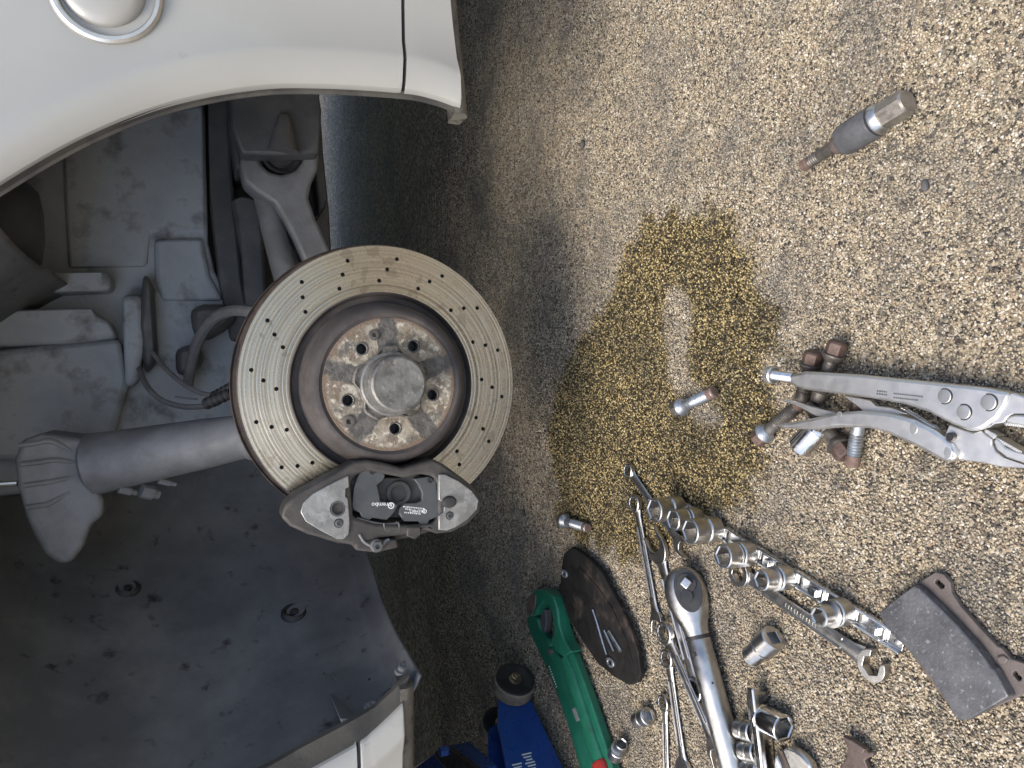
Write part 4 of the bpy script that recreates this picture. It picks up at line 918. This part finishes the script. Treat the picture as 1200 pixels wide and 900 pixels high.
for q, r_ in (((874, 298), .0058), ((1056, 323), .0062), ((953, 363), .0058), ((741, 432), .0052), ((881, 532), .0054), ((440, 373), .0030), ((895, 464), .0024)):
    z = .0165 + zfl(*zl(*q)); v = ground_pt(*zl(*q), z) - o; bm = BM()
    loft(bm, [(-.010, r_), (.0011, r_), (.0016, r_ * .9), (.0017, r_ * .3)], 20, M=Matrix.Translation((v.x, v.y, z)) @ Matrix.Rotation(R(-90), 4, 'Y')); rv_ = obj('rivet', bm, MT['satinlight'] if r_ > .0025 else MT['blackgloss'], lp)
    bm = BM(); prism(bm, [circ((v.x, v.y), r_ + .0009, 24), circ((v.x, v.y), r_ - .0003, 24)], z - .004, z + .00075); obj('rivet_gap', bm, MT['blackgloss'], rv_)
a, b = ground_pt(*zl(142, 208), .033), ground_pt(*zl(250, 222), .033); M2 = Matrix.Translation(-o) @ frame(a, b)[0]; L2 = (b - a).length
bm = BM(); loft(bm, [(0, .0082), (.0012, star(24, .0088, .0094)), (.0072, star(24, .0088, .0094)), (.0085, .0080)], 48, M=M2); kn = obj('adjusting_screw', bm, MT['satinlight'], lp)
bm = BM(); loft(bm, [(.006 + (L2 - .006) * k / 30, .0046 if k % 2 else .0054) for k in range(31)], 20, M=M2); obj('screw_thread', bm, MT['chromedull'], kn)
bm = BM()
for row, (y_, x0_, x1_) in enumerate(((276, 592, 630), (288, 590, 632), (279, 660, 780), (296, 660, 762))):
    x_ = x0_
    while x_ < x1_:
        w_ = random.choice((4, 6, 7)); z = .0172 + zfl(*zl(x_, y_)); v = ground_pt(*zl(x_ + w_ / 2, y_ + (x_ - 592) * .11), z) - o
        box(bm, (v.x, v.y, z), (.0013, w_ * .00020, .0004)); x_ += w_ + 3
obj('engraving', bm, MT['darkmetal'], lp)

# ---- wheel bolts
def bolt(label, head, tip, r=None, mh=MT['boltrust'], ms=MT['boltdark'], mt=None, L=None, z=None, group='wheel bolts taken out of the hub', zt=None):
    a = ground_pt(*head, .012); b = ground_pt(*tip, .008); a.z = z or .0118; b.z = zt or (.0075 if z is None else z)
    M, l_ = frame(a, b); L = L or l_; t = thing('wheel_bolt', label, 'bolt', M, group)
    hx = ngon(6, .0085)
    bm = BM(); loft(bm, [(0, .005), (.0, .0070), (.0016, lambda q: min(hx(q), .0090)), (.0032, hx), (.0120, hx), (.0130, lambda q: min(hx(q), .0092))], 48); obj('hex_head', bm, mh, t, ang=25)
    bm = BM(); loft(bm, [(.0126, .0100), (.0132, .0116), (.0146, .0116), (.0160, .0110), (.0205, .0076), (.0212, .0068)], 32); obj('cone_seat', bm, ms, t)
    x0 = .021; n = max(8, int((L - x0) / .0015)); bm = BM(); s = []
    for k in range(n + 1):
        x = x0 + (L - x0 - .002) * k / n; s.append((x, .0066 if (x - x0) < (L - x0) * .25 else (.0070 if k % 2 else .0061)))
    s.append((L, .0054)); loft(bm, s, 24); sh = obj('threaded_shank', bm, mt or ms, t)
    bm = BM(); loft(bm, [(L - .010, .0071), (L - .0025, .0071), (L + .0004, .0056), (L + .0006, .001)], 24, False, True); obj('tip', bm, MT['rusttip'] if ms is MT['galv'] else mt or ms, sh)
    return t
bolt('rusty wheel bolt, its head apart from the fluted one, shank under the pliers handle', (954, 412), (938, 470))
bolt('rusty wheel bolt with a tall six-sided head beside the pliers handle', (984, 400), (962, 470), z=.0135)
bolt('wheel bolt with its rusty head beyond the tip of the pliers lever', (886, 516), (942, 470), ms=MT['galv'], mt=MT['boltdark'])
bolt('wheel bolt with its rusty head beside the bright threaded shank', (992, 536), (952, 474), ms=MT['boltdark'], z=.0122)
bolt('wheel bolt with a bright silver threaded shank showing under the pliers lever', (1010, 470), (1002, 546), ms=MT['galv'], z=.0122)
bolt('silver wheel bolt lying alone at the edge of the pale streak', (790, 481), (837, 459), ms=MT['galv'], mh=MT['boltdark'])
bolt('silver wheel bolt lying alone above the dark brake pad', (656, 609), (689, 619), ms=MT['galv'], mh=MT['boltdark'])
M, L = lying((963, 499), (934, 527), .0125); socket('socket', 'polished chrome socket among the wheel bolts under the pliers', M, .036, .0130, .0128, .017, MT['chrome'], step=.15, ring=False)

# ---- stepped extractor bolt lying alone on the gravel
a, b = ground_pt(941, 195, .008), ground_pt(1064, 118, .014); a.z = .0085; b.z = .0135
M, L = frame(a, b); gb = thing('guide_bolt', 'bolt with a grey sleeve and a bare hex end lying alone on dry gravel', 'bolt', M); k = L
bm = BM(); s = [(0, .0048), (.001, .0056)] + [(.002 + k * .16 * i / 16, .0060 if i % 2 else .0054) for i in range(17)] + [(k * .18, .0058), (k * .34, .0064)]
loft(bm, s, 24); obj('threaded_stem', bm, MT['boltdark'], gb)
bm = BM(); loft(bm, [(.0, .0044), (.0012, .0060), (k * .07, .0064), (k * .075, .0058)], 24); obj('rusty_tip', bm, MT['rusttip'], gb)
bm = BM(); loft(bm, [(k * .33, .0064), (k * .345, .0088), (k * .36, .0088), (k * .365, .0094), (k * .385, .0094), (k * .39, .0102), (k * .405, .0102)], 32); obj('ring_collar', bm, MT['brown'], gb)
bm = BM(); loft(bm, [(k * .40, .0112), (k * .42, .0140), (k * .45, .0150), (k * .70, .0154), (k * .715, .0146), (k * .72, .011)], 40); obj('sleeve', bm, MT['rubsleeve'], gb)
bm = BM(); loft(bm, [(k * .715, .0112), (k * .73, .0116), (k * .735, .0146), (k * .75, .0146), (k * .80, .0126)], 40); obj('neck_ring', bm, MT['chromedull'], gb)
hx = ngon(6, .0110); bm = BM(); loft(bm, [(k * .79, .0110), (k * .80, hx), (k * .985, hx), (k, .0098), (k, .002)], 48); obj('hex_end', bm, MT['boltdark2'], gb, ang=25)

# ---- brake pads on the ground
pd = groot('brake_pad', 'worn brake pad lying friction side up, grey streaked face', 'brake pad', 1110, 760)
z6 = lambda a, b: (960 + a * .26667, 660 + b * .26667)
def slot(c, ang): return [(c[0] + x * math.cos(ang) - y * math.sin(ang), c[1] + x * math.sin(ang) + y * math.cos(ang)) for x, y in [(-20, -11), (20, -11), (26, 0), (20, 11), (-20, 11), (-26, 0)]]
tpart(pd, 'backing_plate', z6, [[(400, 108), (510, 38), (545, 48), (575, 85), (580, 130), (620, 190), (700, 280), (780, 365), (800, 372), (840, 420), (900, 440), (985, 455), (990, 540), (900, 575), (835, 606), (640, 692), (560, 615), (400, 395), (280, 260), (300, 190)], slot((528, 92), .75), slot((868, 496), .85)], .0008, .0062, MT['padback'], .0008)
tpart(pd, 'friction_block', z6, [[(262, 216), (330, 160), (415, 98), (445, 118), (500, 170), (600, 270), (690, 370), (735, 432), (748, 456), (766, 468), (800, 530), (832, 588), (740, 640), (650, 690), (610, 690), (585, 660), (560, 610), (490, 500), (400, 390), (320, 310), (280, 262)]], .0060, .0165, MT['friction'], .0012)
tpart(pd, 'stop_lug', z6, [[(778, 412), (806, 404), (830, 424), (815, 444), (786, 442)]], .004, .0085, MT['padback'], .001)
pd2 = groot('brake_pad', 'dark dirty brake pad lying backing side up with bright wire clips', 'brake pad', 702, 720)
z4 = zp
OUT2 = [(214, 40), (226, -40), (262, -72), (300, -50), (340, -18), (395, 40), (425, 100), (470, 180), (520, 290), (552, 390), (566, 490), (548, 526), (512, 536), (450, 502), (372, 438), (300, 330), (245, 235), (208, 112), (204, 95), (212, 86)]
tpart(pd2, 'backing_plate', z4, [OUT2], .007, .0150, MT['padold'], .0018, seg=3)
cx, cy = sum(p[0] for p in OUT2) / len(OUT2), sum(p[1] for p in OUT2) / len(OUT2)
tpart(pd2, 'friction_block', z4, [[(cx + (x - cx) * .93, cy + (y - cy) * .93) for x, y in OUT2]], .0008, .0072, MT['paddark'], .001)
tpart(pd2, 'shim_plate', z4, [[(250, 60), (300, 20), (380, 110), (440, 200), (500, 330), (530, 440), (470, 440), (420, 400), (350, 330), (270, 190)]], .0149, .0163, MT['padold'], .0005)
o = pd2.matrix_basis.translation
def pwire(pts, r_, name='wire_clip'):
    bm = BM(); P = [ground_pt(*z4(*q), .018) - o for q in pts]
    for p in P: p.z = .0178
    tube(bm, smooth_path(P, 4), r_, 8); obj(name, bm, MT['chromedull'], pd2)
pwire([(354, 205), (372, 260), (392, 330), (414, 402)], .0019)
pwire([(404, 296), (420, 330), (446, 388)], .0017); pwire([(424, 300), (440, 325), (478, 388)], .0028)
for c_, r_ in (((428, 436), .0085), ((226, 46), .0080)):
    v = ground_pt(*z4(*c_), .018) - o; bm = BM(); prism(bm, [circ((v.x, v.y), r_, 24, .8, 1.15), circ((v.x, v.y), r_ * .5, 20, .8, 1.15)], .0140, .0178); obj('spring_washer', bm, MT['galv'], pd2, bev=.0008)
pd3 = groot('pad_backing_plate', 'rusty brown metal plate with lugs near the pliers jaws', 'metal plate', 1000, 895)
z8 = lambda a, b: (840 + a * .16667, 790 + b * .16667)
tpart(pd3, 'plate', z8, [[(884, 430), (962, 470), (1042, 524), (1062, 550), (1096, 548), (1098, 576), (1052, 592), (1036, 606), (1066, 680), (1090, 780), (870, 780), (860, 660), (912, 590), (918, 520)]], .003, .009, MT['brown'], .001)
tpart(pd3, 'folded_lip', z8, [[(884, 436), (960, 474), (1040, 530), (1024, 560), (950, 520), (900, 494)]], .0088, .0150, MT['brown'], .001)
# ---- gripping pliers at the picture's lower edge
gp = groot('slip_joint_pliers', 'steel pliers with curved jaws and a rust-brown gap, beside the short rail', 'pliers', 930, 895)
tpart(gp, 'jaw', z8, [[(408, 565), (425, 590), (445, 640), (470, 760), (400, 760), (400, 620)]], .004, .014, MT['chromedull'], .002)
tpart(gp, 'jaw', z8, [[(455, 530), (500, 516), (540, 530), (600, 570), (650, 630), (690, 760), (540, 760), (500, 640)]], .004, .015, MT['chromedull'], .003, seg=3)
tpart(gp, 'joint_plate', z8, [[(412, 560), (455, 530), (500, 640), (540, 760), (460, 760), (440, 640)]], .002, .008, MT['brown'], .001)

# ---- trolley jack reaching under the sill
fa, fb = ground_pt(588, 822, .05), ground_pt(640, 938, .05); fa.z = fb.z = 0
M, L = frame(fa, fb); jk = thing('trolley_jack', 'blue trolley jack with black rollers pushed under the sill', 'jack', M)
PX = Matrix(((1, 0, 0, 0), (0, 0, 1, 0), (0, 1, 0, 0), (0, 0, 0, 1)))      # (x, z) outline, thickness along y
side = [(.004, .026), (.02, .012), (.5, .016), (.5, .135), (.2, .118), (.06, .088), (.012, .068), (.002, .05)]
for y0, y1 in ((.022, .027), (-.060, -.055)):
    bm = BM(); prism(bm, [side], y0, y1, PX); obj('side_plate', bm, MT['blue'], jk, bev=.0018, seg=3)
bm = BM(); prism(bm, [[(.03, .03), (.5, .03), (.5, .036), (.03, .036)]], -.055, .022, PX); obj('floor_plate', bm, MT['blue'], jk)
for yc in (.040, -.073):
    T = Matrix.Translation((0, yc, .037)) @ Matrix.Rotation(R(90), 4, 'Z')
    bm = BM(); loft(bm, [(-.012, .010), (-.012, .034), (-.010, .0365), (.010, .0365), (.0125, .034)], 40, True, True, M=T); w_ = obj('roller', bm, MT['dustrim'], jk)
    bm = BM(); loft(bm, [(.0122, .0342), (.0145, .0335), (.0150, .027), (.0136, .0245), (.0134, .008), (.0134, .0005)], 40, False, True, M=T); obj('roller_face', bm, MT['blackgloss'], w_)
    bm = BM(); loft(bm, [(.010, .011), (.0145, .011), (.0148, ngon(6, .0078)), (.021, ngon(6, .0076)), (.0215, .006), (.0205, .004), (.024, .0038), (.0245, .002)], 24, False, True, M=T); obj('axle_nut', bm, MT['brass'], w_)
for row, (x_, z_) in enumerate(((.122, .062), (.135, .085))):
    bm = BM()
    for k in range(7): box(bm, (x_ + k * .0052, .0272, z_ + (k % 2) * .001), (.0022, .0006, .017 - .003 * (k % 3)))
    obj('lettering', bm, MT['print'], jk)
a = ground_pt(522, 884, .17); b = ground_pt(512, 960, .12); inv = jk.matrix_basis.inverted()
bm = BM(); P0, P1, P2, P3, P4 = (inv @ ground_pt(px, py, .17) for px, py in ((518, 876), (480, 902), (470, 1000), (560, 1000), (548, 905)))
def slab(name, pts, th, m_, bev=.003):
    bm = BM(); t_ = [bm.verts.new(p) for p in pts]; b_ = [bm.verts.new(p - Vector((0, 0, th))) for p in pts]
    bm.faces.new(t_); bm.faces.new(list(reversed(b_)))
    for k in range(len(t_)): bm.faces.new((t_[k], b_[k], b_[(k + 1) % len(t_)], t_[(k + 1) % len(t_)]))
    return obj(name, bm, m_, jk, bev=bev)
slab('lift_arm', [P0, P1, P2, P3, P4], .05, MT['blue'])
Q = [inv @ ground_pt(px, py, .182) for px, py in ((510, 878), (519, 874), (528, 880), (560, 904), (590, 960), (560, 980), (528, 908), (508, 886))]
slab('saddle_pad', Q, .012, MT['blackgloss'])
v = inv @ ground_pt(518, 881, .19); bm = BM(); loft(bm, [(-.01, ngon(6, .007)), (.004, ngon(6, .007)), (.005, .004)], 24, M=Matrix.Translation(v) @ Matrix.Rotation(R(-90), 4, 'Y')); obj('saddle_bolt', bm, MT['blue'], jk)

# ---- a few stray stones
for px, py, r_, lab in ((613, 602, .0045, 'small dark stone between the brake disc and a silver bolt'), (682, 169, .006, 'dark flake on the gravel past the bumper corner'), (1083, 217, .0045, 'grey pebble on the dry gravel near the sleeve bolt')):
    v = ground_pt(px, py, .002); bm = BM(); bmesh.ops.create_icosphere(bm, subdivisions=2, radius=r_)
    for w_ in bm.verts: w_.co = Vector((w_.co.x * 1.2, w_.co.y * .8, w_.co.z * .6)) * random.uniform(.85, 1.15)
    o = obj('stone', bm, MT['stone'], ang=50); o.location = (v.x, v.y, .0012); o['label'] = lab; o['category'] = 'stone'
